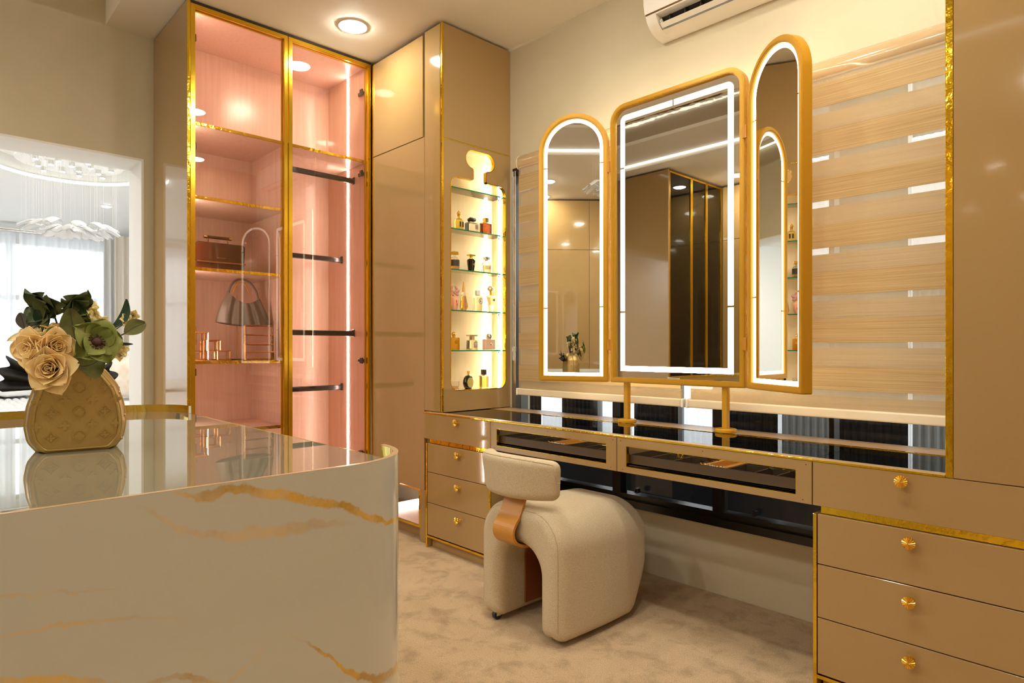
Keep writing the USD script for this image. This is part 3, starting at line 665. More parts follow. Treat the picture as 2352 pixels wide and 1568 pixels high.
B('tall slender teardrop bottle with pointed gold cap, third shelf', 2.375, S3, [('bottle_body', lathe([(0, 0), (.014, 0), (.025, .022), (.022, .045), (.013, .090), (.008, .112), (0, .112)], 8), 'glass_clear'), ('perfume', lathe([(0, .004), (.012, .004), (.0215, .022), (.0165, .055), (.010, .085), (0, .088)], 8), 'glass_amber', 1), ('pointed_cap', lathe([(0, .112), (.0095, .112), (.003, .168), (0, .171)], 16), 'wood_orange')])
B('clear cylinder bottle with white cap and round medallion label, third shelf', 2.482, S3, [('bottle_body', lathe([(0, 0), (.027, 0), (.029, .003), (.029, .085), (.024, .093), (.011, .097), (0, .097)]), 'glass_clear'), ('perfume', lathe([(0, .004), (.025, .004), (.025, .080), (0, .080)]), 'glass_pale', 1), ('medallion', [cyl(.016, .0015, (.029, 0, .060), 'x', 24)], 'label_white', 1), ('emblem', [place(extr(Point(0, 0).buffer(.0145).difference(Point(0, 0).buffer(.0125)), .0008), (.0297, 0, .060), *YZ), place(extr(Point(0, 0).buffer(.006).difference(Point(.002, .001).buffer(.0045)), .0008), (.0297, 0, .060), *YZ)], 'label_dark', 1), ('cap', cyl(.0145, .026, (0, 0, .111)), 'plastic_white')])
B('peach tapered bottle with gold filigree flower ball cap, third shelf right', 2.588, S3, [('bottle_body', lathe([(0, 0), (.012, 0), (.020, .035), (.032, .090), (.030, .098), (.012, .104), (0, .104)]), 'glass_clear'), ('perfume', lathe([(0, .045), (.019, .045), (.028, .088), (0, .092)]), 'glass_peach', 1), ('label', FR(.018, .012, .072, .056), 'champagne', 1), ('neck', cyl(.009, .022, (0, 0, .115)), 'gold_knob'), ('flower_ball_cap', [mov(trimesh.creation.icosphere(1, .0065), .015 * np.array(p) + (0, 0, .142)) for p in trimesh.creation.icosphere(1, 1.0).vertices[::2]], 'champagne')])
B('amber square bottle with gold ball cap and seal, fourth shelf left', 2.300, S4, [('bottle_body', bbox(.066, .034, 0, .072, .004), 'glass_amber'), ('seal', [cyl(.012, .002, (.0175, .006, .046), 'x', 24), cyl(.009, .003, (.0175, .006, .046), 'x', 24)], 'gold_knob', 1), ('ball_cap', [cyl(.010, .012, (0, 0, .077)), mov(trimesh.creation.icosphere(2, .013), (0, 0, .092))], 'gold_knob')])
B('short square bottle with wide flat champagne cap, fourth shelf middle', 2.438, S4, [('bottle_body', bbox(.060, .044, .004, .058, .008), 'glass_pale'), ('label', FR(.030, .034, .030, .044, .010), 'label_grey', 1), ('lettering', [FR(.018, .0025, .038, .0455, .010), FR(.014, .002, .030, .0455, .010)], 'label_white', 1), ('feet', [box(-.02, .02, s * .03 - .006, s * .03 + .006, 0, .008, .002) for s in (-.8, .8)], 'glass_pale', 1), ('cap', [cyl(.016, .022, (0, 0, .070)), bbox(.062, .036, .082, .090, .002)], 'champagne')])
B('pink square bottle with silver dome cap, fourth shelf right', 2.572, S4, [('bottle_body', bbox(.080, .034, 0, .066, .005), 'pink_frost'), ('gem', mov(trimesh.creation.icosphere(2, .008), (.014, .004, .036)), 'silver', 1), ('dome_cap', [cyl(.012, .006, (0, 0, .068)), mov(trimesh.creation.icosphere(2, .0205), (0, 0, .082))], 'silver')])
def tumbler():
    m = fluted([(0, 0), (.026, 0), (.030, .006), (.031, .052), (.029, .052), (.027, .012), (0, .010)], 14, .05); return m
B('cut crystal tumbler bottle half full of amber perfume, niche floor left', 2.302, S5, [('bottle_body', tumbler(), 'glass_clear'), ('perfume', lathe([(0, .010), (.0262, .010), (.0268, .026), (0, .026)]), 'glass_amber', 1)])
B('round black disc bottle with gold medallion and sprayer, niche floor middle', 2.410, S5, [('bottle_body', [lathe([(0, -.014), (.030, -.014), (.042, -.006), (.042, .006), (.030, .014), (0, .014)], 40).apply_transform(trimesh.transformations.rotation_matrix(PI / 2, (0, 1, 0))).apply_translation((0, 0, .043)), box(-.012, .012, -.024, .024, 0, .006, .002)], 'black_gloss'), ('medallion', [cyl(.029, .004, (.0135, 0, .043), 'x', 36), cyl(.024, .007, (.0135, 0, .043), 'x', 36)], 'gold_knob', 1), ('sprayer', [cyl(.006, .012, (0, 0, .089)), cyl(.0075, .016, (0, 0, .102))], 'gold_knob')], rz=.2)
B('slim yellow rectangular bottle with black cap, niche floor right', 2.530, S5, [('bottle_body', bbox(.056, .034, 0, .080, .004), 'glass_clear'), ('perfume', bbox(.044, .024, .010, .072, .003), 'glass_yellow', 1), ('collar', cyl(.010, .006, (0, 0, .083)), 'gold_knob'), ('cap', bbox(.026, .022, .085, .116, .001), 'label_dark')])

# ================================================================== VANITY DESK
YD, DX0, DX1 = 2.132, -2.98, .35
J = (-2.404, -1.617, -.831)
dk = thing('vanity_desk', 'long wall mounted tan vanity desk with glass top and display drawers', 'desk', (-1.6, 2.4, .61))
obj('front_rim', box(DX0, -.466, YD + .004, YD + .042, .750, .763, .001), 'satin_tan', dk)
obj('edge_strip', box(DX0, -.466, YD - .001, YD + .005, .7555, .7625, .001), 'gold_foil', dk, label='gold front edge of the top')
obj('rear_ledge', box(XT + .003, WX1 + .1, 2.514, YW - .013, .742, .763, .001), 'satin_tan', dk)
obj('inlay_strip', box(XT + .003, -.466, 2.503, 2.514, .750, .7645), 'gold_foil', dk, label='gold inlay line on the top')
obj('rear_rail', box(XT + .003, WX1 + .3, 2.50, 2.514, .615, .745), 'satin_tan', dk)
obj('base_board', box(DX0, DX1, YD + .02, 2.5, .612, .624), 'taupe', dk)
for i, (xa, xb) in enumerate(((XT + .004, J[1]), (J[1], J[2]), (J[2], -.466))):
    obj('glass_top', box(xa + .001, xb - .001, YD + .042, 2.503, .757, .7625), 'desk_glass', dk)
for x in (*J,):
    obj('divider', box(x - .008, x + .008, YD + .02, 2.50, .624, .7565), 'satin_tan', dk)
obj('divider', box(DX0, DX0 + .016, YD + .02, 2.5, .612, .757), 'gloss_tan', dk)
obj('drawer_front', box(DX0, J[0] - .0015, YD, YD + .018, .614, .7545, .0012), 'gloss_tan', dk, label='left drawer front with gold knob')
obj('drawer_front', box(J[2] + .0015, DX1, YD, YD + .018, .614, .7545, .0012), 'gloss_tan', dk, label='right drawer front with gold knob')
wins = []
for xa, xb, ia, ib in ((J[0], J[1], -2.36, -1.672), (J[1], J[2], -1.57, -.883)):
    fr = sbox(xa + .0015, .614, xb - .0015, .7545).difference(sbox(ia, .638, ib, .722))
    f = obj('display_front', place(extr(fr, .018, .001), (0, YD + .018, 0), *XZ), 'gloss_tan', dk, label='framed display drawer front')
    obj('edge_trim', place(extr(sbox(ia - .0005, .6375, ib + .0005, .7225).difference(sbox(ia + .0018, .6398, ib - .0018, .7202)), .016), (0, YD + .0175, 0), *XZ), 'gold_foil', f)
    for px_, pz in ((xa + .02, .742), (xb - .02, .742), (xa + .03, .626), (xb - .03, .626), ((xa + xb) / 2, .742)):
        obj('screw_hole', cyl(.0018, .002, (px_, YD + .0003, pz), 'y', 8), 'tray_gap', f)
    wins.append((ia, ib))
def sunburst(r=.0185, d=.009):
    n = 32; v, f = [(0, 0, d)], []
    for ring, (rr, zz, am) in enumerate(((r * .22, d * 1.0, .0004), (r * .95, d * .62, .0016), (r, d * .30, .0010), (r * .45, 0, 0))):
        for k in range(n):
            a = 2 * PI * k / n
            v.append((rr * math.cos(a), rr * math.sin(a), zz + (am if k % 2 else -am)))
    for k in range(n):
        f.append((0, 1 + k, 1 + (k + 1) % n))
        for q in range(3):
            a, b_ = 1 + q * n + k, 1 + q * n + (k + 1) % n
            f += [(a, a + n, b_ + n), (a, b_ + n, b_)]
    m = trimesh.Trimesh(np.array(v, float), np.array(f), process=False)
    return [m, cyl(.006, .022, (0, 0, -.010), 'z', 14), cyl(.010, .003, (0, 0, -.0205), 'z', 18)]
def knob(par, x, z):
    obj('knob', place(tm(sunburst()), (x, YD - .022, z), *XZ), 'gold_knob', par, label='ribbed round gold knob')
fl = T('/World/vanity_desk/drawer_front', dk.inv); fr_ = T('/World/vanity_desk/drawer_front_001', dk.inv)
knob(fl, -2.665, .727); knob(fr_, -.570, .732)
# drawer trays
def tray(name, ia, ib, label):
    t = thing(name, label, 'tray', ((ia + ib) / 2, 2.30, .645))
    y0, y1, z0, z1 = YD + .030, 2.46, .6425, .681
    xs0, xs1 = ia - .015, ib + .02
    obj('tray_front', box(xs0, xs1, y0, y0 + .012, z0, z1 + .003, .001), 'tray_brown', t)
    obj('tray_back', box(xs0, xs1, y1 - .012, y1, z0, z1, .001), 'tray_brown', t)
    obj('tray_floor', box(xs0, xs1, y0, y1, z0, z0 + .006), 'tray_gap', t)
    xs = [xs0, ia + .085, ia + .085 + .105, ia + .085 + .21, ia + .42, ia + .52, ia + .60, xs1 - .008]
    for k, x in enumerate(xs):
        obj('divider', box(x, x + .006, y0 + .012, y1 - .012, z0 + .006, z1 + .002, .0005), 'tray_brown', t)
    obj('cross_divider', box(xs[1], xs[3], y0 + .15, y0 + .154, z0 + .006, z1), 'tray_brown', t)
    obj('cross_divider', box(xs[4], xs1, y0 + .15, y0 + .154, z0 + .006, z1), 'tray_brown', t)
    obj('leather_cushion', box(xs[3] + .006, xs[4] - .09, y0 + .013, y1 - .013, z0 + .01, z1 - .001, .004), 'leather_orange', t, label='orange tan leather pad')
    lt = obj('leather_box', [box(xs[4] - .09, xs[4] - .084, y0 + .013, y1 - .013, z0 + .006, z1 + .004), box(xs[4] - .006, xs[4], y0 + .013, y1 - .013, z0 + .006, z1 + .004), box(xs[4] - .085, xs[4] - .005, y0 + .013, y1 - .013, z0 + .006, z0 + .02), box(xs[4] - .085, xs[4] - .005, y1 - .03, y1 - .013, z0 + .006, z1 + .004)], 'leather_orange', t, label='orange tan leather compartment')
    obj('ribbon', [tube([(xs[4] - .12 + .03 * s, y0 + .10 + .02 * s, z1 + .006 + .006 * math.sin(3 * s)) for s in np.linspace(-1, 1, 8)], .0022, 6), tube([(xs[4] - .12 + .022 * s, y0 + .105 - .02 * s, z1 + .006) for s in np.linspace(-1, 1, 5)], .002, 6)], 'bag_brown', lt)
    return xs[4], y0, z1
for k, ((ia, ib), lab, pl) in enumerate(zip(wins, ('brown compartment tray inside the left display drawer', 'brown compartment tray inside the right display drawer'), ('small pearl and gold bracelet in the left drawer tray', 'pearl string with gold clasp in the right drawer tray'))):
    ex, y0, z1 = tray('jewellery_tray', ia, ib, lab)
    t = thing('bracelet', pl, 'bracelet', (ex - .05, y0 + .04, z1 - .01))
    for q in range(7):
        obj('pearl', mov(trimesh.creation.icosphere(2, .0048), (ex - .088 + q * .0115, y0 + .022 + .005 * math.sin(q * 1.3), z1 + .001)), 'plastic_white', t)
    obj('clasp', [tube([(ex - .118 + .006 * q, y0 + .024 + .004 * math.cos(q * 2), z1 + .004 + .003 * math.sin(q * 2.2)) for q in range(6)], .0022, 6)], 'gold_knob', t)
for (x, lab) in ((-1.40, 'tiny pair of gold earrings in the right drawer tray'), (-.99, 'thin gold chain in the right drawer tray, right side'), (-1.76, 'thin gold chain in the left drawer tray')):
    t = thing('jewellery', lab, 'jewellery', (x, 2.25, .65), local=True)
    if 'earring' in lab:
        for s in (0, .02): obj('earring', mov(lathe([(0, .0), (.008, 0), (.003, .01), (.0015, .03), (0, .03)], 10), (s, 0, .034)), 'gold_knob', t)
    else:
        obj('chain', tube([(.05 * s, -.01 + .012 * math.sin(4 * s), .044) for s in np.linspace(-1, 1, 14)], .0018, 6), 'gold_knob', t)

# ------------------------------------------------------------------ drawer pedestals
def pedestal(label, x0, x1, kx, right_edge=True):
    p = thing('drawer_pedestal', label, 'drawer unit', ((x0 + x1) / 2, 2.4, 0))
    obj('carcass', box(x0 + .011, x1 - (.011 if right_edge else 0), YD + .022, 2.60, .062, .588), 'gloss_tan', p)
    obj('side_panel', box(x0, x0 + .011, YD + .006, 2.60, 0, .588), 'gloss_tan', p)
    obj('side_edge', box(x0 - .0005, x0 + .0115, YD - .002, YD + .006, 0, .588, .001), 'gold_foil', p, label='gold side edge')
    if right_edge:
        obj('side_panel', box(x1 - .011, x1, YD + .006, 2.60, 0, .588), 'gloss_tan', p)
        obj('side_edge', box(x1 - .0115, x1 + .0005, YD - .002, YD + .006, .058, .588, .001), 'gold_foil', p)
    obj('bottom_edge', box(x0 + .0115, x1 - (.0115 if right_edge else 0), YD - .002, YD + .022, .058, .070, .001), 'gold_foil', p, label='gold bottom edge')
    obj('plinth', box(x0 + .02, x1 - .012, YD + .03, YD + .045, 0, .058), 'gloss_tan', p)
    obj('finger_rail', box(x0 + .02, x1, YD + .012, YD + .03, .590, .6115), 'gold_foil', p, label='gold foil channel under the desk')
    for za, zb, kz in ((.4285, .588, .556), (.2565, .4255, .384), (.0745, .2535, .211)):
        d = obj('drawer', box(x0 + .0135, x1 - (.0135 if right_edge else 0), YD, YD + .02, za, zb, .0012), 'gloss_tan', p)
        knob(d, kx, kz)
pedestal('left three drawer pedestal below the perfume tower, half hidden by chair', -2.953, -2.404, -2.650)
pedestal('right three drawer pedestal nearest the camera with gold knobs', -.828, DX1, -.550, False)
# right tall cabinet standing on the desk
rc = thing('tall_cabinet', 'plain rosy tan tall cabinet standing on the desk at right edge', 'cabinet', (-.2, 2.4, .765))
obj('carcass', box(-.447, DX1, YD + .02, YW - .003, .766, 2.955), 'gloss_tan', rc)
obj('door', box(-.446, DX1, YD, YD + .019, .7567, 2.955, .001), 'gloss_tan', rc)
obj('edge_strip', box(-.465, -.4468, YD - .001, YD + .003, .757, 2.955, .001), 'gold_foil', rc, label='gold foil edge strip')
obj('side_panel', box(-.462, -.447, YD + .0045, 2.60, .766, 2.955), 'gloss_tan', rc)
# cabinets behind and right of the camera, seen only in reflections
for (x0, x1, y0, y1, lab) in ((.42, XR - .004, .3, YW - .004, 'glossy tan tall cupboard right of the camera, out of frame'),):
    c_ = thing('tall_cupboard', lab, 'cupboard', ((x0 + x1) / 2, (y0 + y1) / 2, 0))
    obj('carcass', box(x0 + .02, x1, y0, y1, 0, 2.955), 'gloss_tan', c_)
    n = 4; ww = (y1 - y0) / n
    for k in range(n): obj('door', box(x0, x0 + .019, y0 + k * ww + .002, y0 + (k + 1) * ww - .002, .08, 2.94, .001), 'gloss_tan', c_)

# ================================================================== TRIFOLD MIRROR
tf = thing('trifold_mirror', 'three panel gold framed lit vanity mirror standing on the desk', 'mirror', (-1.60, 2.54, .763))
ZB, ZT = .956, 2.312
FW, FD = .026, .040
def led_ring(poly, w, cuts):
    ring = poly.difference(poly.buffer(-w, join_style=1))
    for cx, cy, a, b_ in cuts: ring = ring.difference(sbox(cx - a, cy - b_, cx + a, cy + b_))
    return ring
def panel(nm, outer, O, U, inset, w, cuts, back=True):
    V = (0, 0, 1)
    inner = outer.buffer(-FW)
    p = obj(nm, place(extr(outer.difference(inner), FD, .006), O, U, V), 'gold_paint', tf, smooth=30)
    N = np.cross(U, V)
    O2 = np.array(O) + N * (FD - .018)
    obj('backing', place(extr(outer.buffer(-.004), .006), np.array(O) + N * .004, U, V), 'gold_paint', p)
    obj('mirror_glass', place(extr(inner.buffer(.002), .003), O2, U, V), 'mirror', p)
    ring = led_ring(inner.buffer(-inset, join_style=1), w, cuts)
    for g in getattr(ring, 'geoms', [ring]):
        obj('light_band', place(extr(g, .0015), O2 + N * .0032, U, V), 'led_mirror', p)
    if back:
        bk = outer.buffer(-.012).difference(outer.buffer(-.024)).intersection(sbox(-10, ZB + .0, 10, 10))
        for g in getattr(bk, 'geoms', [bk]):
            obj('back_light', place(extr(g, .003), np.array(O) - N * .004, U, V), 'led_back', p)
    return p
XC0, XC1 = -1.955, -1.254
WC = XC1 - XC0
def round_top(w, r, z0=ZB, z1=ZT, rb=.008):
    return rrect(0, z0, w, z1, rb, 3).intersection(rrect(0, z0 - 1, w, z1, r, 10))
YM0 = 2.54 + .020
co = round_top(WC, .085)
panel('centre_panel', co, (XC0, YM0, 0), (1, 0, 0), .030, .026, [(WC / 2, ZT, .004, .12), (0, 2.0, .09, .004), (WC, 2.0, .09, .004), (0, 1.30, .09, .004), (WC, 1.30, .09, .004)])
WW = .367
aL, aR = math.radians(24), math.radians(33)
wo = round_top(WW, WW / 2 - .001)
UL = np.array((math.cos(aL), math.sin(aL), 0)); NL = np.cross(UL, (0, 0, 1)); OL = np.array((XC0 - .008, YM0 - FD - .002, 0)) - NL * FD - UL * WW
cuts = [(0, 2.05, .06, .003), (WW, 2.05, .06, .003), (0, 1.33, .06, .003), (WW, 1.33, .06, .003)]
panel('left_wing', wo, OL, UL, .001, .018, cuts)
UR = np.array((math.cos(aR), -math.sin(aR), 0)); NR = np.cross(UR, (0, 0, 1)); OR = np.array((XC1 + .008, YM0 - FD - .002, 0)) - NR * FD
panel('right_wing', wo, OR, UR, .001, .018, cuts)
for x in (XC0 - .006, XC1 + .006):
    for z in (2.02, 1.14):
        obj('hinge', [cyl(.005, .055, (x, YM0 - FD - .003, z), 'z', 10), box(x - .016, x + .016, YM0 - FD - .002, YM0 - FD + .003, z - .026, z + .026, .001)], 'strap_tan', tf)
for x, y in ((-1.868, 2.546), (-1.352, 2.546)):
    q = obj('post', box(x - .0125, x + .0125, y - .0125, y + .0125, .775, ZB + .004, .002), 'gold_paint', tf)
    obj('base_disc', lathe([(0, 0), (.043, 0), (.045, .003), (.045, .013), (.042, .016), (0, .016)], 32, (x, y, .7635)), 'gold_paint', q, smooth=30)

# ================================================================== ZEBRA BLINDS
def blind(x0, x1, label, phase, gap, chain=None):
    b = thing('zebra_blind', label, 'blind', ((x0 + x1) / 2, 2.62, .85))
    # cassette
    prof = [(.0, 0), (.062, 0), (.072, .012), (.075, .035), (.070, .060), (.055, .074), (.0, .078)]
    poly = Polygon(prof)
    m = trimesh.creation.extrude_polygon(poly, x1 - x0 + .02, engine='earcut')
    m = place(m, (x0 - .01, YW - .004, 2.186), (0, -1, 0), (0, 0, 1)); m.apply_translation((0, 0, 0))
    if m.bounds[0][0] < x0 - .2: m.apply_translation((x1 - x0 + .02, 0, 0))
    obj('cassette', m, 'cassette', b, smooth=40, label='glossy tan head cassette')
    for xa in (x0 - .012, x1 + .008):
        m = trimesh.creation.extrude_polygon(poly.buffer(.003), .005, engine='earcut'); m = place(m, (xa, YW - .004, 2.186), (0, -1, 0), (0, 0, 1)); m.apply_translation((xa - m.bounds[0][0], 0, 0))
        obj('end_cap', m, 'cassette_end', b)
    yF, yR = 2.618, 2.632
    P = .1857
    top, bot = 2.19, .885
    k0 = math.floor((bot - phase) / P) - 1
    front, rear = [], []
    for k in range(k0, k0 + 12):
        zt = phase + k * P                          # top of the front opaque band
        front.append((zt - .0925, zt)); rear.append((zt - P + .001, zt - P + .0925 - gap + .0))
    def strip(nm, za, zb, y, m, th=.0012):
        za, zb = max(za, bot), min(zb, top)
        if zb - za > .004: obj(nm, box(x0 + .004, x1 - .004, y - th / 2, y + th / 2, za, zb), m, b)
    for za, zb in front:
        strip('fabric_band', za, zb, yF, 'blind_band')
        strip('sheer_band', zb, za + P, yF, 'blind_sheer', .0006)
        for q in (.004, .0095, .015): strip('band_hem', za - q - .0028, za - q, yF - .0008, 'blind_hem', .001)
        for q in (.003, .0085): strip('band_hem', zb + q, zb + q + .0032, yF - .0008, 'blind_hem', .001)
    for za, zb in rear:
        strip('fabric_band', za, zb, yR, 'blind_band')
        strip('sheer_band', zb, za + P, yR, 'blind_sheer', .0006)
    obj('bottom_rail', rbox(x0, x1, 2.609, 2.641, .850, .888, .006), 'rail_cream', b)
    for xa, s in ((x0, -1), (x1, 1)):
        obj('rail_cap', box(min(xa, xa + s * .012), max(xa, xa + s * .012), 2.608, 2.642, .848, .889, .003), 'plastic_white', b)
    return b
bl = blind(-2.705, -1.612, 'left zebra blind in closed cream bands behind the left mirror', 2.14, .0)
blind(-1.575, -.475, 'right zebra blind with open striped gaps beside the tall cabinet', 2.062 + .1857 * 0 + .0115 + .0925 , .022)
ch = obj('pull_chain', [tube([(-2.762, 2.63 - .0, 2.18), (-2.762, 2.63, 1.12)], .0022, 6), tube([(-2.744, 2.63, 2.18), (-2.744, 2.63, 1.12)], .0022, 6)], 'plastic_white', bl)
obj('chain_weight', [rbox(-2.766, -2.74, 2.622, 2.638, 1.10, 1.135, .006), rbox(-2.764, -2.742, 2.624, 2.636, 1.05, 1.102, .005)], 'plastic_clear', ch)

# ================================================================== AIR CONDITIONER
ac = thing('air_conditioner', 'white wall mounted split air conditioner above the mirror', 'air conditioner', (-1.3, 2.58, 2.60))
ax0, ax1 = -1.755, -.90
prof = [(0, 2.612), (.030, 2.612), (.075, 2.628), (.115, 2.665), (.145, 2.71), (.165, 2.77), (.172, 2.83), (.172, 2.92), (0, 2.92)]
# lower shell below the outlet, curved end caps
def ac_piece(pr, xa, xb):
    pr = [(d, 2.612 + (z - 2.612) * .54 if z < 2.77 else 2.6975 + (z - 2.77) * 1.3) for d, z in pr]
    m = trimesh.creation.extrude_polygon(Polygon(pr), xb - xa, engine='earcut')
    m = place(m, (0, YW - .002, 0), (0, -1, 0), (0, 0, 1)); m.apply_translation((xa - m.bounds[0][0], 0, 0)); return m
def ac_raw(pr, xa, xb):
    m = trimesh.creation.extrude_polygon(Polygon(pr), xb - xa, engine='earcut')
    m = place(m, (0, YW - .002, 0), (0, -1, 0), (0, 0, 1)); m.apply_translation((xa - m.bounds[0][0], 0, 0)); return m
CURVE = [(0, 2.612), (.045, 2.614), (.075, 2.620), (.100, 2.630), (.122, 2.645), (.140, 2.665), (.152, 2.690)]
obj('lower_shell', ac_raw([(0, 2.612), (.045, 2.614), (.075, 2.620), (.094, 2.627), (.060, 2.655), (0, 2.655)], ax0 + .0552, ax1 - .0552), 'ac_white', ac, smooth=30)
for xa, xb in ((ax0, ax0 + .055), (ax1 - .055, ax1)): obj('end_cap', ac_raw(CURVE + [(0, 2.690)], xa, xb), 'ac_white', ac, smooth=30)
obj('outlet', ac_raw([(0, 2.6555), (.062, 2.6555), (.100, 2.686), (0, 2.686)], ax0 + .0552, ax1 - .0552), 'ac_dark', ac)
obj('outlet_lip', ac_raw([(.08, 2.685), (.149, 2.685), (.152, 2.690), (.08, 2.690)], ax0 + .0552, ax1 - .0552), 'ac_white', ac)
lv = obj('louvre', ac_raw([(.098, 2.634), (.103, 2.631), (.124, 2.647), (.120, 2.650)], ax0 + .062, ax1 - .062), 'ac_white', ac)
obj('louvre_hook', [mov(rot(trimesh.creation.torus(.006, .0025, 12, 8), PI / 2, (0, 1, 0)), (ax0 + .07 + k * .28, YW - .124, 2.656)) for k in range(3)], 'plastic_white', lv)
for k in range(9):
    obj('vane', box(ax0 + .1 + k * .08, ax0 + .103 + k * .08, YW - .105, YW - .06, 2.658, 2.685), 'label_dark', ac)
obj('trim_line', ac_raw([(.0, 2.6902), (.152, 2.6902), (.154, 2.697), (.0, 2.697)], ax0 + .002, ax1 - .002), 'ac_trim', ac)
obj('front_panel', ac_raw([(0, 2.6972), (.155, 2.6972), (.165, 2.74), (.168, 2.80), (.166, 2.86), (.15, 2.885), (0, 2.885)], ax0 - .002, ax1 + .002), 'ac_white', ac, smooth=30)
tx = obj('marking', [place(meshkit.text_mesh('10', .012, .0006), (ax0 + .032, YW - .1365, 2.660), (1, 0, 0), (0, -.60, .80)), place(box(0, .014, 0, .0018, 0, .0006), (ax0 + .012, YW - .1365, 2.660), (1, 0, 0), (0, -.60, .80)), place(box(0, .014, .004, .0058, 0, .0006), (ax0 + .012, YW - .1365, 2.660), (1, 0, 0), (0, -.60, .80))], 'print_grey', ac, label='small printed 10 mark')
# ================================================================== CHAIR
CX, CYB, CYF = -1.812, 1.742, 2.325
ch_ = thing('vanity_chair', 'beige upholstered arch shaped chair on casters facing the desk', 'chair', (CX, 2.0, 0))
def sdrr(px, pz, hx, hz, r):
    qx, qz = abs(px) - hx + r, abs(pz) - hz + r
    return math.hypot(max(qx, 0), max(qz, 0)) + min(max(qx, qz), 0) - r
def seat_fn(x, y, z):
    zz = z + .008 + .026 * (y - CYB) / .58
    bul = 1 - .055 * ((y - 2.03) / .27) ** 2
    ox = sdrr((x - CX) / bul, zz - .162, .238, .350, .150)
    ix = sdrr(x - CX, z - .130, .112, .215, .10)
    d2 = max(ox, -ix)
    fl_ = .020 - z; h2 = max(.03 - abs(fl_ - d2), 0) / .03; d2 = max(d2, fl_) + h2 * h2 * .03 * .25
    k = .035                                         # smooth intersection
    h = max(k - abs(ox + ix), 0) / k; d2 += h * h * k * .25
    yf = CYF - .80 * max(0, .22 - z) ** 1.25 - .5 * max(0, z - .36) ** 1.2
    yc, hy = (CYB + yf) / 2, (yf - CYB) / 2
    r = .052
    a, b_ = d2 + r, abs(y - yc) - hy + r
    return -(math.hypot(max(a, 0), max(b_, 0)) + min(max(a, b_), 0) - r)
sm = levelset(seat_fn, (CX - .27, CYB - .03, .0), (CX + .27, CYF + .03, .55), .0125)
trimesh.smoothing.filter_taubin(sm, iterations=6)
seat = obj('seat', sm, 'boucle', ch_, smooth=True, label='beige woven arch shaped seat')
def reach(fn, at, dr, lo=0.0, hi=.4):               # distance along dr at which the surface is met
    for _ in range(40):
        mid = (lo + hi) / 2
        if fn(*(at + dr * mid)) > 0: lo = mid
        else: hi = mid
    return at + dr * (lo - .0004)
path = [np.array((CX + .175, CYB + .0145, z)) for z in np.linspace(.06, .30, 10)] + [np.array((CX + .175 * math.cos(a), CYB + .0145, .30 + .135 * math.sin(a))) for a in np.linspace(.1, PI - .1, 22)] + [np.array((CX - .175, CYB + .0145, z)) for z in np.linspace(.30, .06, 10)]
ctr = np.array((CX, CYB + .0145, .30))
pts = []
for p in path:
    d = np.array((np.sign(p[0] - CX), 0, 0.0)) if abs(p[2] - .30) > 1e-9 and p[2] < .30 else (p - ctr) / np.linalg.norm(p - ctr)
    pts.append(reach(seat_fn, p, d, 0, .12))
obj('seam', tube(np.array(pts), .0019, 6), 'seam_thread', seat)
# brown lining of the tunnel under the seat
lo = rrect(CX - .108, -.2, CX + .108, .341, .098, 10); li = lo.buffer(-.007)
lin = lo.difference(li).intersection(sbox(CX - .2, .05, CX + .2, .5))
obj('tunnel_lining', place(extr(lin, .40), (0, CYF - .03, 0), *XZ), 'panel_brown', ch_, smooth=30, label='brown moulded lining under the seat')
obj('back_board', box(CX - .105, CX + .105, CYF - .06, CYF - .045, .05, .33), 'panel_brown', ch_)
# bent strap that carries the backrest
prof = [(1.800, .60), (1.782, .56), (1.765, .52), (1.750, .485), (1.738, .462), (1.722, .443), (1.708, .424), (1.702, .404), (1.706, .382), (1.722, .362), (1.748, .348), (1.79, .340), (1.86, .337), (1.95, .336)]
from scipy.interpolate import CubicSpline
_s = np.r_[0, np.cumsum(np.hypot(*np.diff(np.array(prof), axis=0).T))]
L = LineString(CubicSpline(_s, np.array(prof))(np.linspace(0, _s[-1], 70))).buffer(.0055, cap_style=2, join_style=1)
m = trimesh.creation.extrude_polygon(L, .116, engine='earcut')
obj('strap', place(m, (CX - .088, 0, 0), *YZ), 'strap_tan', ch_, smooth=40, label='tan bent strap holding the backrest')
def back_fn(x, y, z):
    ax, ay = x - (CX - .035), y - 1.945
    zt = z - .605
    R_ = .222 + zt * .12
    r_ = math.hypot(ax, ay)
    th = math.atan2(ax, -ay)
    lim = 1.02
    along = (abs(th) - lim) * R_
    dr = abs(r_ - R_) - .036 + .004 * (th / lim) ** 2
    dz = abs(zt - .004 - .012 * math.cos(th * 1.5)) - .086 + .010 * (th > 0) * (th / lim) ** 2
    rr = .030
    a, b_, c = dr + rr, dz + rr, along + rr
    return -(math.sqrt(max(a, 0) ** 2 + max(b_, 0) ** 2 + max(c, 0) ** 2) + min(max(a, b_, c), 0) - rr)
bm = levelset(back_fn, (CX - .32, 1.65, .48), (CX + .27, 2.0, .74), .0105)
trimesh.smoothing.filter_taubin(bm, iterations=5)
bk = obj('backrest', bm, 'boucle', ch_, smooth=True, label='curved beige backrest pad')
bsm = [reach(back_fn, np.array((CX - .035 + (.222 + .010 + .026) * math.sin(t), 1.945 - (.222 + .010 + .026) * math.cos(t), .61)), np.array((0, 0, 1.0)), 0, .14) for t in np.linspace(-.98, .985, 36)]
obj('seam', tube(bsm, .0017, 6), 'seam_thread', bk)
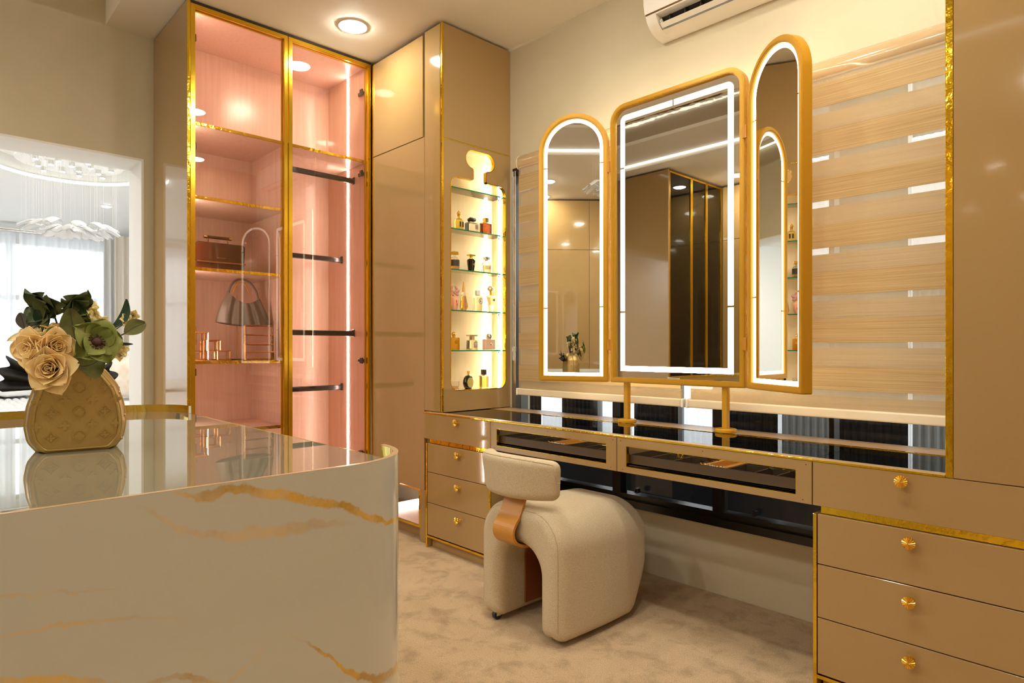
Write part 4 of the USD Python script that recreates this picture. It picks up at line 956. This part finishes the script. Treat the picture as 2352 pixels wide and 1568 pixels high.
for x, y in ((CX - .150, CYB + .035), (CX + .160, CYB + .13), (CX - .165, CYF - .26), (CX + .160, CYF - .26)):
    c_ = obj('caster', [cyl(.021, .016, (x - .0, y, .0215), 'x', 20)], 'rubber', ch_, label='black caster wheel')
    obj('bracket', [box(x - .014, x - .010, y - .014, y + .014, .018, .05, .001), box(x + .010, x + .014, y - .014, y + .014, .018, .05, .001), box(x - .018, x + .018, y - .018, y + .018, .048, .054, .001), cyl(.0035, .034, (x, y, .0215), 'x', 10)], 'chrome', c_)

# ================================================================== ISLAND
IX0, IX1, IY0, IY1, IR, ITOP, IGL = -2.84, -1.08, -1.35, .80, .19, .900, .872
isl = thing('island', 'white marble island with orange gold veins and a mirror glass top', 'island counter', (-1.9, -.2, 0))
def cshell(off, inner):
    pts = [(IX1 - off, IY0)]
    for a in np.linspace(0, PI / 2, 17): pts.append((IX1 - IR + (IR - off) * math.cos(a), IY1 - IR + (IR - off) * math.sin(a)))
    return pts
def bshell(off):
    pts = [(IX0 + off, IY0)]
    for a in np.linspace(PI, PI / 2, 17): pts.append((IX0 + IR + (IR - off) * math.cos(a), IY1 - IR + (IR - off) * math.sin(a)))
    return pts
def wallstrip(fn, o1, o2, z0, z1):
    p = Polygon(fn(o1) + fn(o2)[::-1])
    m = trimesh.creation.extrude_polygon(p.buffer(0), z1 - z0, engine='earcut'); m.apply_translation((0, 0, z0)); return m
C1 = lambda o: cshell(o, 0)
obj('front_panel', wallstrip(C1, 0, .009, .0, ITOP), 'marble', isl, smooth=30, label='white marble front with gold veins')
obj('rear_panel', wallstrip(bshell, 0, .009, .0, ITOP), 'marble', isl, smooth=30)
obj('rim_lining', wallstrip(C1, .009, .0115, IGL - .01, ITOP - .0005), 'rim_gold', isl, smooth=30, label='gold lined rim at the front corner')
obj('rim_lining', wallstrip(bshell, .009, .0115, IGL - .01, ITOP - .0005), 'rim_gold', isl, smooth=30, label='gold lined rim along the back')
obj('rim_cap', [wallstrip(C1, .0005, .0115, ITOP - .0006, ITOP + .0006)], 'satin_tan', isl)
obj('rim_cap', [wallstrip(bshell, .0005, .0115, ITOP - .0006, ITOP + .0006)], 'rim_gold', isl)
fp = Polygon([(IX1 - .0115, IY0)] + cshell(.0115, 0)[1:] + bshell(.0115)[::-1])
m = trimesh.creation.extrude_polygon(fp, .008, engine='earcut'); m.apply_translation((0, 0, IGL - .008))
obj('glass_top', m, 'island_glass', isl, label='mirror-like glass top')
obj('glass_edge', box(IX0 + IR + .01, IX1 - IR - .01, IY1 - .0115, IY1 - .0095, IGL - .010, IGL + .0005), 'gold_metal', isl)
obj('end_panel', box(IX0 + IR, IX1 - IR, IY1 - .02, IY1 - .008, 0, IGL - .010), 'marble', isl)
obj('end_panel', box(IX0, IX1, IY0 - .012, IY0, 0, ITOP), 'marble', isl)

# ================================================================== VASE
VX, VY0, VW, VH_ = -1.845, .300, .186, .205
vz = IGL + .0008
vs = thing('vase', 'gold bag shaped vase embossed with flower and diamond emblems', 'vase', (VX - .05, VY0, vz), rz=0)
TW = math.radians(8)
def vface(s=1.0):
    pts = []
    b, t = VW * .36, VW * .5
    raw = [(-b, 0), (b, 0), (VW * .47, .028), (VW * .5, .062), (VW * .475, .105), (VW * .40, .152), (VW * .27, .187), (VW * .10, .2035), (-VW * .10, .2035), (-VW * .27, .187), (-VW * .40, .152), (-VW * .475, .105), (-VW * .5, .062), (-VW * .47, .028)]
    return Polygon(raw).buffer(-.022, join_style=1).buffer(.022, quad_segs=10).buffer(0.0)
vf = vface().buffer(-.004).buffer(.004)
vpoly = vface()
def on_face(m, dx=0.0):      # local (u along +y, v up, w out) at the vase's front, turned by TW
    m = place(m, (0, 0, 0), (0, 1, 0), (0, 0, 1)); m.apply_translation((dx, 0, 0))
    m.apply_transform(trimesh.transformations.rotation_matrix(-TW, (0, 0, 1))); m.apply_translation((VX, VY0, vz)); return m
VD = .105
def belly(t):                # inset of the outline along the depth
    return -.010 + .013 * (1 - math.cos(min(t, 1 - t) * 2 * PI / 2 * 1.0)) if False else .0
sec = []
N_ = 120
ext = vpoly.exterior
def ringpts(off):
    q = vpoly.buffer(off, quad_segs=12).exterior
    c = q.interpolate(0) ; L_ = q.length
    p = np.array([q.interpolate((k / N_) * L_).coords[0] for k in range(N_)])
    st_ = int(np.argmin(np.hypot(p[:, 0], p[:, 1] + 0)))
    return p
prs = [(0, -.010), (.004, -.003), (.012, .0015), (.028, .006), (.050, .0085), (.072, .006), (.088, .0015), (.096, -.003), (.100, -.010)]
vv, ff = [], []
for q, (dep, off) in enumerate(prs):
    p = ringpts(off + .002)
    j = int(np.argmin(np.abs(np.arctan2(p[:, 1] - .1, p[:, 0]) + PI / 2))); p = np.roll(p, -j, 0)
    for u, v_ in p: vv.append((u, max(v_, -.0002), -dep))
for q in range(len(prs) - 1):
    for k in range(N_):
        a, b_ = q * N_ + k, q * N_ + (k + 1) % N_
        ff += [(a, a + N_, b_ + N_), (a, b_ + N_, b_)]
ff = np.array(ff)
tubem = trimesh.Trimesh(np.array(vv), ff, process=False); tubem.fix_normals()
body = [on_face(tubem), on_face(extr(vpoly.buffer(-.006), .004), -.006), on_face(extr(vpoly.buffer(-.006), .004), -.099)]
vb = obj('body', body, 'vase_gold', vs, smooth=40)
edge = vpoly.buffer(-.006).exterior
ep = [edge.interpolate(k / 80 * edge.length).coords[0] for k in range(80)]
obj('welt', on_face(tube([(u, v, .0) for u, v in ep], .0028, 8, closed=True)), 'vase_gold', vb, smooth=True, label='raised welt round the face')
edge2 = vpoly.buffer(-.0005).exterior
ep2 = [edge2.interpolate(k / 80 * edge2.length).coords[0] for k in range(80)]
obj('welt', on_face(tube([(u, v, -.006) for u, v in ep2], .0022, 8, closed=True)), 'vase_gold', vb, smooth=True)
# embossed emblems
def dome(poly, h, n=3):
    out = []
    for k in range(n):
        q = poly.buffer(-min(h * .5, .0011) * k / n)
        for g in getattr(q, 'geoms', [q]):
            if g.area > 1e-8: mm = trimesh.creation.extrude_polygon(g, h * (k + 1) / n, engine='earcut'); out.append(mm)
    return trimesh.util.concatenate(out)
def petal4(r, w, ang=0.0):
    ps = []
    for k in range(4):
        t = np.linspace(0, 1, 9)
        side = [(r * s, w * math.sin(PI * s) ** .8) for s in t]; p = Polygon(side + [(x, -y) for x, y in side[::-1]][1:-1])
        ps.append(affinity.rotate(p, k * 90 + ang, origin=(0, 0)))
    return shapely.union_all(ps)
def diamond(r):
    pts = []
    for k in range(4):
        a0, a1 = k * PI / 2, (k + 1) * PI / 2
        p0, p1 = np.array((math.cos(a0), math.sin(a0))) * r, np.array((math.cos(a1), math.sin(a1))) * r
        c = np.array((math.cos((a0 + a1) / 2), math.sin((a0 + a1) / 2))) * r * .44
        for s in np.linspace(0, 1, 7)[:-1]: pts.append((1 - s) ** 2 * p0 + 2 * s * (1 - s) * c + s * s * p1)
    return Polygon(pts)
def emblem(kind, u, v):
    if kind == 'flower':
        sh = dome(petal4(.0110, .0040), .0042, 5); d2 = dome(Point(0, 0).buffer(.0024).difference(Point(0, 0).buffer(.0012)), .0042, 2); mm = [sh, d2]
    elif kind == 'diamond':
        D = diamond(.0165); mm = [dome(D.difference(D.buffer(-.0026)), .0040, 3), dome(petal4(.0084, .0026), .0034, 4)]
    else:
        mm = [dome(Point(0, 0).buffer(.0122).difference(Point(0, 0).buffer(.0100)), .0040, 3), dome(shapely.union_all([Point(.0045 * math.cos(a), .0045 * math.sin(a)).buffer(.0042) for a in (0, PI / 2, PI, 3 * PI / 2)]), .0022, 2), dome(Point(0, 0).buffer(.0018), .0042, 2)]
    m = tm(mm); m.apply_scale((1.16, 1.16, 1.0)); m = mov(m, (u, v, -.0022))
    obj('relief_' + kind, on_face(m), 'vase_gold', vs, smooth=30)
for v, row in ((.182, 'f'), (.152, 'd'), (.123, 'g'), (.093, 'd'), (.063, 'g'), (.035, 'd')):
    if row == 'f':
        emblem('flower', -.024, v - .005); emblem('flower', .031, v - .003)
    elif row == 'd':
        emblem('diamond', -.052, v); emblem('medallion', .004, v + .001); emblem('diamond', .056, v + .001)
    else:
        us = (-.078, -.024, .031, .079) if v > .1 else (-.080, -.025, .030, .079)
        for u in us: emblem('flower', u, v)
emblem('flower', -.025, .035 + .0) if False else None
for k, t in enumerate(np.linspace(.08, .42, 9)):
    u, v = vpoly.buffer(.0085).exterior.interpolate((.52 + t * 1.0) % 1.0, normalized=True).coords[0]
    c = on_face(mov(tm([trimesh.creation.icosphere(1, .0042)]), (u, v, -.03 - .036 * (k % 2))))
    obj('relief_stud', c, 'vase_gold', vs, smooth=True)
obj('zip_band', on_face(tube([(u, v, -.05) for u, v in [vpoly.buffer(.0095).exterior.interpolate(k / 80, normalized=True).coords[0] for k in range(80)]], .004, 8, closed=True)), 'vase_gold', vs, smooth=True)

# ================================================================== FLOWERS
def px3(u, v, x):            # where the flower stands: the point at depth x seen towards (u, v) in the reference frame
    d = fw + rt * (u - 1176) / FPX; t = x / d[0]
    return np.array((x, d[1] * t, EYE + (VH - v) / FPX * t))
AIM = np.array((1.0, -.16, .10))
def petal_patch(w, h, cup, roll, n=7, wave=0.0, ph=0.0, tip=.25):
    def fn(u, v):
        s = math.sin((u - .5) * PI)
        v = .6 * v + .4 * math.sin(v * PI / 2) ** 1.0
        v = 1 - (1 - v) ** 1.25
        vv = .04 + .955 * v
        wid = w * max(0.0, math.sin(PI * vv ** (1.35 - tip))) ** .5
        x = s * wid
        z = h * v
        y = cup * (s * s) * wid * -1.0 + roll * v ** 3 * h + wave * math.sin(s * 3.2 + ph) * v * v * h * .22
        return (x, y, z)
    return grid_mesh(fn, n + 1, n + 4)
def rose(label, c, R_, axis, m, np_=20, seed=1, group=None):
    r = np.random.default_rng(seed)
    t = thing('cream_rose', label, 'flower', tuple(c))
    A = towards(axis)
    for k in range(np_):
        f = (k + .6) / np_
        a = k * 2.39996 + r.uniform(-.2, .2)
        w, h = R_ * (.30 + .50 * f), R_ * (.60 + .50 * f)
        p = petal_patch(w, h, .62 - .30 * f, .06 + .30 * f, 8, .30 * f, r.uniform(0, 6), .55)
        p = sheet(p, .0008)
        p = mov(p, (0, R_ * (.04 + .34 * f), 0))
        p = rot(p, -(-.22 + 1.05 * f ** 1.2), (1, 0, 0), (0, R_ * (.04 + .34 * f), 0))
        p = rot(p, a, (0, 0, 1)); p = mov(p, (0, 0, -R_ * (.45 + .25 * f)))
        p.apply_transform(A); p.apply_translation(c)
        obj('petal', p, m, t, smooth=True)
    cal = lathe([(0, -R_ * .95), (R_ * .12, -R_ * .9), (R_ * .3, -R_ * .6), (R_ * .1, -R_ * .45), (0, -R_ * .45)], 12); cal.apply_transform(A); cal.apply_translation(c)
    obj('calyx', cal, 'leaf_olive', t, smooth=True)
    stem_to(t, c - np.asarray(axis) / np.linalg.norm(axis) * R_ * .9)
MOUTH = np.array((VX - .052, VY0 - .004, vz + .195))
def stem_to(t, p, r=.0022, m='stem_dark'):
    p = np.asarray(p); mid = (p + MOUTH) / 2 + (-.012, 0, .018); pts = [(1 - s) ** 2 * p + 2 * s * (1 - s) * mid + s * s * MOUTH for s in np.linspace(0, 1, 10)]
    obj('stem', tube(pts, r, 6), m, t, smooth=True)
rose('big open cream rose at the front of the vase, lowest', px3(112, 846, -1.795), .045, AIM + (0, -.25, -.05), 'rose_petal', 24, 3)
rose('open cream rose right of centre above the gold vase', px3(131, 795, -1.815), .037, AIM + (0, .45, .05), 'rose_petal', 22, 5)
rose('cream rose at the left of the bunch, facing left', px3(62, 802, -1.83), .040, AIM + (-.2, -.9, .1), 'rose_petal', 20, 8)
rose('pale cream rose at the back of the bunch, upper left', px3(84, 762, -1.88), .044, (.35, -.35, .85), 'rose_petal_pale', 18, 11)
rose('small cream rosebud just behind the front roses', px3(133, 748, -1.87), .025, (.2, .1, 1), 'rose_petal', 10, 13)
def hellebore(label, c, R_, axis, m, seed, stam=True, openness=1.25):
    r = np.random.default_rng(seed); t = thing('green_hellebore', label, 'flower', tuple(c)); A = towards(axis)
    for k in range(7):
        outer = k < 5
        a = (k if outer else (k - 5) * 2.5 + .6) * 2 * PI / 5 + r.uniform(-.15, .15)
        p = sheet(petal_patch(R_ * (.62 if outer else .5), R_ * (1.0 if outer else .8), .22, .30, 7, .7, r.uniform(0, 6), .4), .0008)
        p = rot(p, -(openness if outer else openness - .4) + r.uniform(-.2, .2), (1, 0, 0)); p = rot(p, a, (0, 0, 1)); p.apply_transform(A); p.apply_translation(c)
        obj('petal', p, m, t, smooth=True)
    if stam:
        s = [mov(trimesh.creation.icosphere(2, R_ * .2), (0, 0, R_ * .10))]
        for k in range(36):
            a, e = r.uniform(0, 2 * PI), r.uniform(.15, .9)
            d = np.array((math.cos(a) * math.cos(e), math.sin(a) * math.cos(e), math.sin(e)))
            s.append(tube([d * R_ * .1, d * R_ * .36], R_ * .012, 4)); s.append(mov(trimesh.creation.icosphere(0, R_ * .035), d * R_ * .37))
        s = tm(s); s.apply_transform(A); s.apply_translation(c); obj('stamens', s, 'stamen', t)
    stem_to(t, c - np.asarray(axis) / np.linalg.norm(axis) * R_ * .1, .002)
hellebore('open green hellebore with dark centre, right of the roses', px3(219, 786, -1.80), .056, (1, .15, .15), 'green_petal', 21)
hellebore('dark green drooping flower at the top left of the bunch', px3(108, 690, -1.87), .046, (.3, -.5, -.5), 'dark_petal', 23, False, 1.0)
hellebore('dark olive flower with reddish edges at the very top of the bunch', px3(170, 690, -1.86), .040, (.5, .3, -.5), 'dark_petal', 25, False, .85)
hellebore('half hidden dark green flower behind the pale rose', px3(95, 728, -1.90), .040, (.5, -.6, .2), 'dark_petal', 27, False, 1.0)
hellebore('green and pink bud flower below the top flower', px3(184, 722, -1.87), .022, (.4, .1, -.7), 'green_petal', 29, False, .6)
def leaf_mesh(p0, p1, w, bend=(0, 0, 0), face=(1, -.2, .2), n=12):
    p0, p1 = np.asarray(p0, float), np.asarray(p1, float); d = p1 - p0; side = np.cross(d, face); side /= np.linalg.norm(side); nn = np.cross(side, d); nn /= np.linalg.norm(nn)
    def fn(u, v):
        s = (v - .5) * 2
        return p0 + d * u + np.asarray(bend) * math.sin(PI * u) + side * s * w * math.sin(PI * (u * .94 + .03)) ** .75 + nn * (abs(s) * w * .22)
    return sheet(grid_mesh(fn, n, 5), .0007), tube([p0 + d * u + np.asarray(bend) * math.sin(PI * u) + nn * .0006 for u in np.linspace(0, .97, 10)], .0008, 5)
def leafthing(label, a, b, x, w, m, bend=(0, 0, 0), stem=True, dx=0.0):
    p0, p1 = px3(*a, x), px3(*b, x + dx)
    t = thing('leaf', label, 'leaf', tuple(p0)); bl_, rib = leaf_mesh(p0, p1, w, bend)
    o = obj('blade', bl_, m, t, smooth=True); obj('midrib', rib, 'stem_dark', o)
    if stem: stem_to(t, p0, .0018)
leafthing('large olive leaf hanging in the middle of the bunch', (176, 800), (160, 708), -1.84, .027, 'leaf_olive')
leafthing('long dark strap leaf rising behind the top flower', (203, 770), (184, 700), -1.87, .013, 'leaf_dark')
leafthing('tall pointed dark green leaf on the right side', (255, 756), (291, 687), -1.88, .011, 'leaf_dark', (0, .012, -.004))
leafthing('oval olive leaf at the far right of the bunch', (286, 766), (334, 742), -1.87, .021, 'leaf_olive', (0, 0, .004))
leafthing('small narrow green leaf at the lower right', (264, 790), (305, 790), -1.88, .004, 'leaf_dark')
leafthing('broad olive leaf under the open hellebore', (175, 838), (240, 815), -1.825, .036, 'leaf_olive', (0, 0, -.012))
leafthing('small grey leaf on the left edge of the bunch', (57, 755), (46, 718), -1.90, .013, 'leaf_grey')
leafthing('dark green leaf behind the cream rosebud', (108, 748), (82, 708), -1.89, .016, 'leaf_dark')
leafthing('small olive leaf between the front roses', (108, 770), (130, 752), -1.83, .010, 'leaf_olive')
def blossom(label, c, n, spread, seed):
    r = np.random.default_rng(seed); t = thing('yellow_blossom', label, 'flower', tuple(c))
    for k in range(n):
        o = np.asarray(c) + r.normal(0, spread, 3) * (.5, 1, .8); A = towards((1, r.uniform(-.8, .6), r.uniform(-.7, .8)))
        fl_ = [rot(rot(sheet(petal_patch(.0075, .017, .3, .25, 5, .8, r.uniform(0, 6), .1), .0005), -.95 + r.uniform(-.25, .25), (1, 0, 0)), a, (0, 0, 1)) for a in np.arange(5) * 2 * PI / 5 + r.uniform(0, 1)]
        m = tm(fl_); m.apply_transform(A); m.apply_translation(o); f_ = obj('floret', m, 'blossom', t, smooth=True)
        obj('anther', mov(trimesh.creation.icosphere(1, .0016), o + A[:3, 2] * .006), 'stamen', f_)
    stem_to(t, c, .0014)
blossom('pale yellow blossom spray at top right behind the flowers', px3(206, 712, -1.89), 4, .012, 31)
blossom('pale yellow blossom spray in the middle right of the bunch', px3(226, 740, -1.88), 7, .013, 32)
blossom('pale yellow blossom spray at the far right beside the oval leaf', px3(294, 738, -1.89), 7, .013, 33)
blossom('pale yellow blossom spray hanging at the lower right', px3(274, 798, -1.89), 7, .014, 34)
# black ruffled wrap behind the bunch
wr = thing('ruffled_wrap', 'black scalloped wrap fanning out behind the flowers', 'wrap', tuple(MOUTH))
def fan(sgn, a0, a1, r0, nm):
    def fn(u, v):
        a = a0 + (a1 - a0) * u
        rr = .012 + (r0 * (1 + .07 * math.cos(u * 15)) - .012) * v
        return MOUTH + np.array((-.045 - .03 * v + .010 * math.sin(u * 15) * v, sgn * rr * math.sin(a), rr * math.cos(a) - .045))
    obj('ruffle', sheet(grid_mesh(fn, 64, 7), .001), 'black_wrap', wr, smooth=True)
fan(-1, .98, 1.62, .136, 'l'); fan(1, 1.0, 1.75, .112, 'r')

# ================================================================== BEDROOM BEYOND THE DOORWAY
BX, BZ = -9.75, 2.6
BC = (-6.32, .98)
struct('floor_bedroom', box(BX, DW, -2.2, 2.9, -.1, 0), 'bedroom_floor')
hole = Point(*BC).buffer(.55, quad_segs=24)
m = trimesh.creation.extrude_polygon(sbox(BX, -2.2, DW, 2.9).difference(hole), .04, engine='earcut'); m.apply_translation((0, 0, BZ))
up = [m, box(BX, DW, -2.2, 2.9, BZ + .14, BZ + .16)]
m = trimesh.creation.extrude_polygon(Point(*BC).buffer(.58, quad_segs=24).difference(hole), .11, engine='earcut'); m.apply_translation((0, 0, BZ + .03)); up.append(m)
struct('ceiling_bedroom', up, 'white_paint')
struct('wall_bedroom_far', [box(BX - .15, BX, -2.3, 3.0, 0, .5), box(BX - .15, BX, -2.3, 3.0, 2.45, 3.0), box(BX - .15, BX, -2.3, -1.9, .5, 2.45), box(BX - .15, BX, 2.0, 3.0, .5, 2.45)], 'white_paint')
struct('wall_bedroom_right', box(BX, DW, 2.35, 2.5, 0, 2.75), 'white_paint')
struct('wall_bedroom_left', box(BX, DW, -2.35, -2.2, 0, 2.75), 'white_paint')
struct('wall_bedroom_near', [box(DW - .01, DW - .003, 1.0125, 2.4, 0, 2.75), box(DW - .01, DW - .003, -2.3, -.46, 0, 2.75), box(DW - .01, DW - .003, -.46, 1.013, 2.237, 2.75)], 'white_paint')
bw = thing('window_2', None, None, (BX - .07, 0, .5), kind='structure')
obj('frame', [box(BX - .10, BX - .05, -1.9, 2.0, .5, .55), box(BX - .10, BX - .05, -1.9, 2.0, 2.40, 2.45)] + [box(BX - .10, BX - .05, y - .03, y + .03, .5, 2.45) for y in (-1.87, -.9, 0, .9, 1.97)] + [box(BX - .10, BX - .05, -1.9, 2.0, 1.72, 1.78)], 'plastic_white', bw)
obj('glass_pane', box(BX - .08, BX - .075, -1.87, 1.97, .53, 2.42), 'window_glass', bw)
cl = thing('cove_light', 'warm cove light ring round the bedroom ceiling recess', 'light', (*BC, BZ))
m = trimesh.creation.extrude_polygon(Point(*BC).buffer(.552, quad_segs=24).difference(Point(*BC).buffer(.545, quad_segs=24)), .012, engine='earcut'); m.apply_translation((0, 0, BZ + .012))
obj('led_strip', m, 'led_cove', cl)
downlight('downlight', -7.68, 1.50, BZ, .045, 'lamp_lens', 'small round downlight in the bedroom ceiling seen through the doorway')
downlight('downlight', -5.4, -.9, BZ, .06, 'lamp_bed', 'bedroom downlight hidden behind the doorway wall', group='hidden bedroom downlights')
downlight('downlight', -8.6, -1.2, BZ, .06, 'lamp_bed', 'bedroom downlight hidden behind the doorway wall', group='hidden bedroom downlights')
downlight('downlight', -5.3, 1.9, BZ, .06, 'lamp_bed', 'bedroom downlight hidden behind the doorway wall', group='hidden bedroom downlights')
# chandelier
def chandelier(label, c, zp, zg, R_, nw, seed, off=False):
    r = np.random.default_rng(seed); t = thing('chandelier', label, 'chandelier', (*c, zp))
    obj('ceiling_plate', lathe([(0, 0), (R_, 0), (R_, .012), (R_ * .94, .016), (R_ * .94, .05), (0, .05)], 48, (*c, zp)), 'white_paint', t, smooth=30)
    spots = []
    for k in range(15):
        a = k * 2.39996; q = R_ * .88 * math.sqrt((k + .5) / 15)
        x, y = c[0] + q * math.cos(a), c[1] + q * math.sin(a); spots.append((x, y))
        lp = obj('spot_lamp', cyl(.020, .034, (x, y, zp - .017), 'z', 14), 'silver', t)
        if not off: obj('lens', cyl(.0175, .006, (x, y, zp - .036), 'z', 14), 'lamp_lens', lp)
    ws = []
    for k in range(nw):
        a, q = r.uniform(0, 2 * PI), R_ * math.sqrt(r.uniform(.08, .9)); x, y = c[0] + q * math.cos(a), c[1] + q * math.sin(a)
        ws.append(tube([(x, y, zp), (x, y, zg + r.uniform(.0, .03))], .00035, 4))
        ws.append(cyl(.004, .006, (x, y, zp - .003), 'z', 8))
    obj('suspension_wires', ws, 'plastic_white', t, kind='stuff')
    n = 12
    for k in range(n):
        for lay in (0, 1):
            a = (k + .5 * lay) * 2 * PI / n + r.uniform(-.1, .1); q = R_ * (.74 if lay == 0 else .42); Lp = R_ * .42
            def fn(u, v, q=q, Lp=Lp):
                s = (v - .5) * 2; wv = .052 * R_ / .37 * math.sin(PI * (.15 + .75 * u)) ** .5
                return (q - Lp * .5 + Lp * u, s * wv, .018 * (1 - s * s) + .020 * math.sin(u * 4 + lay) - .02 * u)
            m = sheet(grid_mesh(fn, 9, 6), .006); m = rot(m, a, (0, 0, 1)); m.apply_translation((*c, zg - .03 * lay + r.uniform(-.015, .015)))
            obj('glass_petal', m, 'acrylic', t, smooth=True)
    return t
chandelier('bedroom chandelier of clear glass petals hung from a round plate', (BC[0], BC[1]), BZ + .045, 2.12, .37, 60, 41)
chandelier('unlit acrylic petal chandelier over the island, seen only in reflections', (-1.5, .22), tz - .06, 2.52, .30, 24, 42, True)
# curtains
def curtain(label, y0, y1, x, z0, z1, m, amp=.045, wl=.11, seed=1, name='curtain'):
    r = np.random.default_rng(seed); n = int((y1 - y0) / wl * 8); ph = np.cumsum(r.uniform(.7, 1.3, n)) * 2 * PI / 8
    def fn(u, v):
        k = min(int(u * (n - 1)), n - 1)
        return (x + amp * math.sin(ph[k]) * (.45 + .55 * (1 - v)), y0 + (y1 - y0) * u, z0 + (z1 - z0) * v)
    obj(name, grid_mesh(fn, n, 6), m, smooth=True, label=label, cat='curtain')
curtain('white sheer curtain on the left half of the bedroom window', -1.9, .94, -9.55, .02, 2.50, 'sheer', seed=2)
curtain('white sheer curtain on the right half of the bedroom window', .97, 1.86, -9.55, .02, 2.50, 'sheer', seed=3)
curtain('grey white gathered curtain at the right of the bedroom window', 1.80, 2.08, -9.40, .02, 2.52, 'white_linen', .045, .07, 4)
curtain('beige gathered drape in the bedroom corner beside the doorway jamb', 1.86, 2.10, -9.10, .02, 2.52, 'drape_beige', .04, .075, 5)
obj('curtain_track', [box(-9.58, -9.52, -1.95, 2.1, 2.505, 2.53), box(-9.48, -9.43, -1.95, 2.1, 2.525, 2.55)], 'silver', label='double curtain track under the bedroom ceiling', cat='curtain rail')
# bed
bd = thing('bed', 'white bed with quilted ribbed cover seen through the doorway', 'bed', (-7.6, 1.0, 0))
obj('base', box(-8.7, -6.5, -.3, 2.25, .0, .34, .01), 'headboard', bd)
obj('mattress', rbox(-8.68, -6.52, -.28, 2.24, .34, .60, .06), 'white_linen', bd, smooth=30)
obj('headboard', rbox(-8.75, -6.45, 2.24, 2.34, 0, 1.35, .04), 'headboard', bd, smooth=30)
def quilt(u, v):
    y = -.34 + 1.25 * u; s = v * 2 - 1
    x = -6.46 - 2.0 * v if False else -6.44 - 2.3 * v
    ridge = .016 * abs(math.sin(y * 2 * PI / .11)) ** .5 + .008 * math.sin(v * 42) * abs(math.sin(y * 2 * PI / .11))
    z = .625 + ridge - (.30 * max(0, .06 - v) / .06)
    return (x, y, z)
obj('ribbed_quilt', sheet(grid_mesh(quilt, 110, 30), .02), 'fur_white', bd, smooth=True)
def throw(u, v):
    return (-7.55 - 1.2 * v, -.2 + 1.15 * u, .665 + .035 * meshkit.fbm(np.array((u * 9, v * 9, 1.0)), 3) * 2 + .05 * math.sin(PI * v))
tt = grid_mesh(throw, 40, 30)
obj('throw_blanket', sheet(tt, .03), 'fur_white', smooth=True, label='white fluffy throw blanket on the left end of the bed', cat='blanket')
def pillow(label, c, w, h, d, m, tilt, ribs=0):
    def sh(s):
        mm = trimesh.creation.icosphere(4, 1.0); v = mm.vertices; e = .42
        v = np.sign(v) * np.abs(v) ** np.array((1.0, e, e)); v[:, 0] *= np.clip(1 - .55 * (v[:, 1] ** 4 + v[:, 2] ** 4) / 1.6, .25, 1)
        if ribs: v[:, 0] *= 1 + .08 * np.sin(v[:, 2] * ribs)
        return trimesh.Trimesh(v * (d, w, h), mm.faces, process=False)
    mm = rot(sh(0), tilt, (0, 1, 0)); mm.apply_translation(c)
    obj('pillow', mm, m, smooth=True, label=label, cat='pillow')
pillow('white pillow with beige leaf print on the bed', (-7.30, 1.60, .84), .23, .21, .10, 'leaf_print', .35)
pillow('large white ribbed pillow behind the leaf print pillow', (-7.62, 1.62, .88), .30, .26, .10, 'white_linen', .25, 40)
pillow('small tufted white pillow at the right of the leaf print pillow', (-7.12, 2.02, .78), .17, .16, .08, 'fur_white', .4, 30)

# ================================================================== WARDROBE ON THE FAR SIDE OF THE DOORWAY (seen in the mirrors)
rw = thing('dark_wardrobe', 'dark glass wardrobe with gold frames reflected in the mirrors', 'wardrobe', (-3.9, -1.3, 0))
RY0, RY1 = -1.61, -.52
obj('side_panel', box(XD + .004, XF, RY1 - .018, RY1, 0, 2.94), 'gloss_tan', rw)
obj('carcass', [box(XD + .004, -4.18, RY0, RY1 - .018, 0, 2.94), box(XD + .004, XF - .03, RY0, RY1 - .018, 2.92, 2.94), box(XD + .004, XF - .03, RY0, RY1 - .018, 0, .08), box(XD + .004, XF - .03, RY0, RY0 + .018, 0, 2.94)], 'taupe', rw)
RE = (-1.61, -1.28, -.97, -.54)
for k in range(3):
    ya, yb = RE[k] + .002, RE[k + 1] - .002
    fr = sbox(ya, .08, yb, 2.935).difference(sbox(ya + .02, .10, yb - .02, 2.915))
    d = obj('door', place(extr(fr, .022, .003), (XF - .022, 0, 0), *YZ), 'gold_metal', rw)
    obj('glass_pane', box(XF - .014, XF - .010, ya + .015, yb - .015, .09, 2.92), 'dark_door_glass', d)
    for z in (2.33, 1.94, 1.556, 1.2, .85, .5):
        s = obj('shelf', box(-4.18, XF - .035, ya, yb, z - .016, z), 'taupe', rw)
        obj('shelf_edge', box(XF - .035, XF - .031, ya, yb, z - .016, z), 'gold_foil', s)
fc = thing('corner_wardrobe', 'plain rosy tan corner wardrobe at the far end, seen only in mirrors', 'wardrobe', (-3.3, -1.9, 0))
obj('carcass', box(XD + .004, -2.9, -2.119, -1.632, 0, 2.945), 'gloss_tan', fc)
for za, zb in ((.08, 2.34), (2.345, 2.94)): obj('door', box(XF + .01, -2.92, -1.632, -1.613, za, zb, .001), 'gloss_tan', fc)
cb = thing('wardrobe', 'plain tan wardrobe along the back wall, seen only in the mirrors', 'wardrobe', (-2.0, -2.4, 0))
obj('carcass', box(XD + .004, .9, YB + .004, -2.14, 0, 2.945), 'gloss_tan', cb)
for k in range(9):
    x0 = -4.18 + k * .56
    if k == 0: continue
    obj('door', box(x0 + .002, x0 + .558, -2.139, -2.12, 2.34, 2.94, .001), 'gloss_tan', cb); obj('door', box(x0 + .002, x0 + .558, -2.139, -2.12, .08, 2.335, .001), 'gloss_tan', cb)
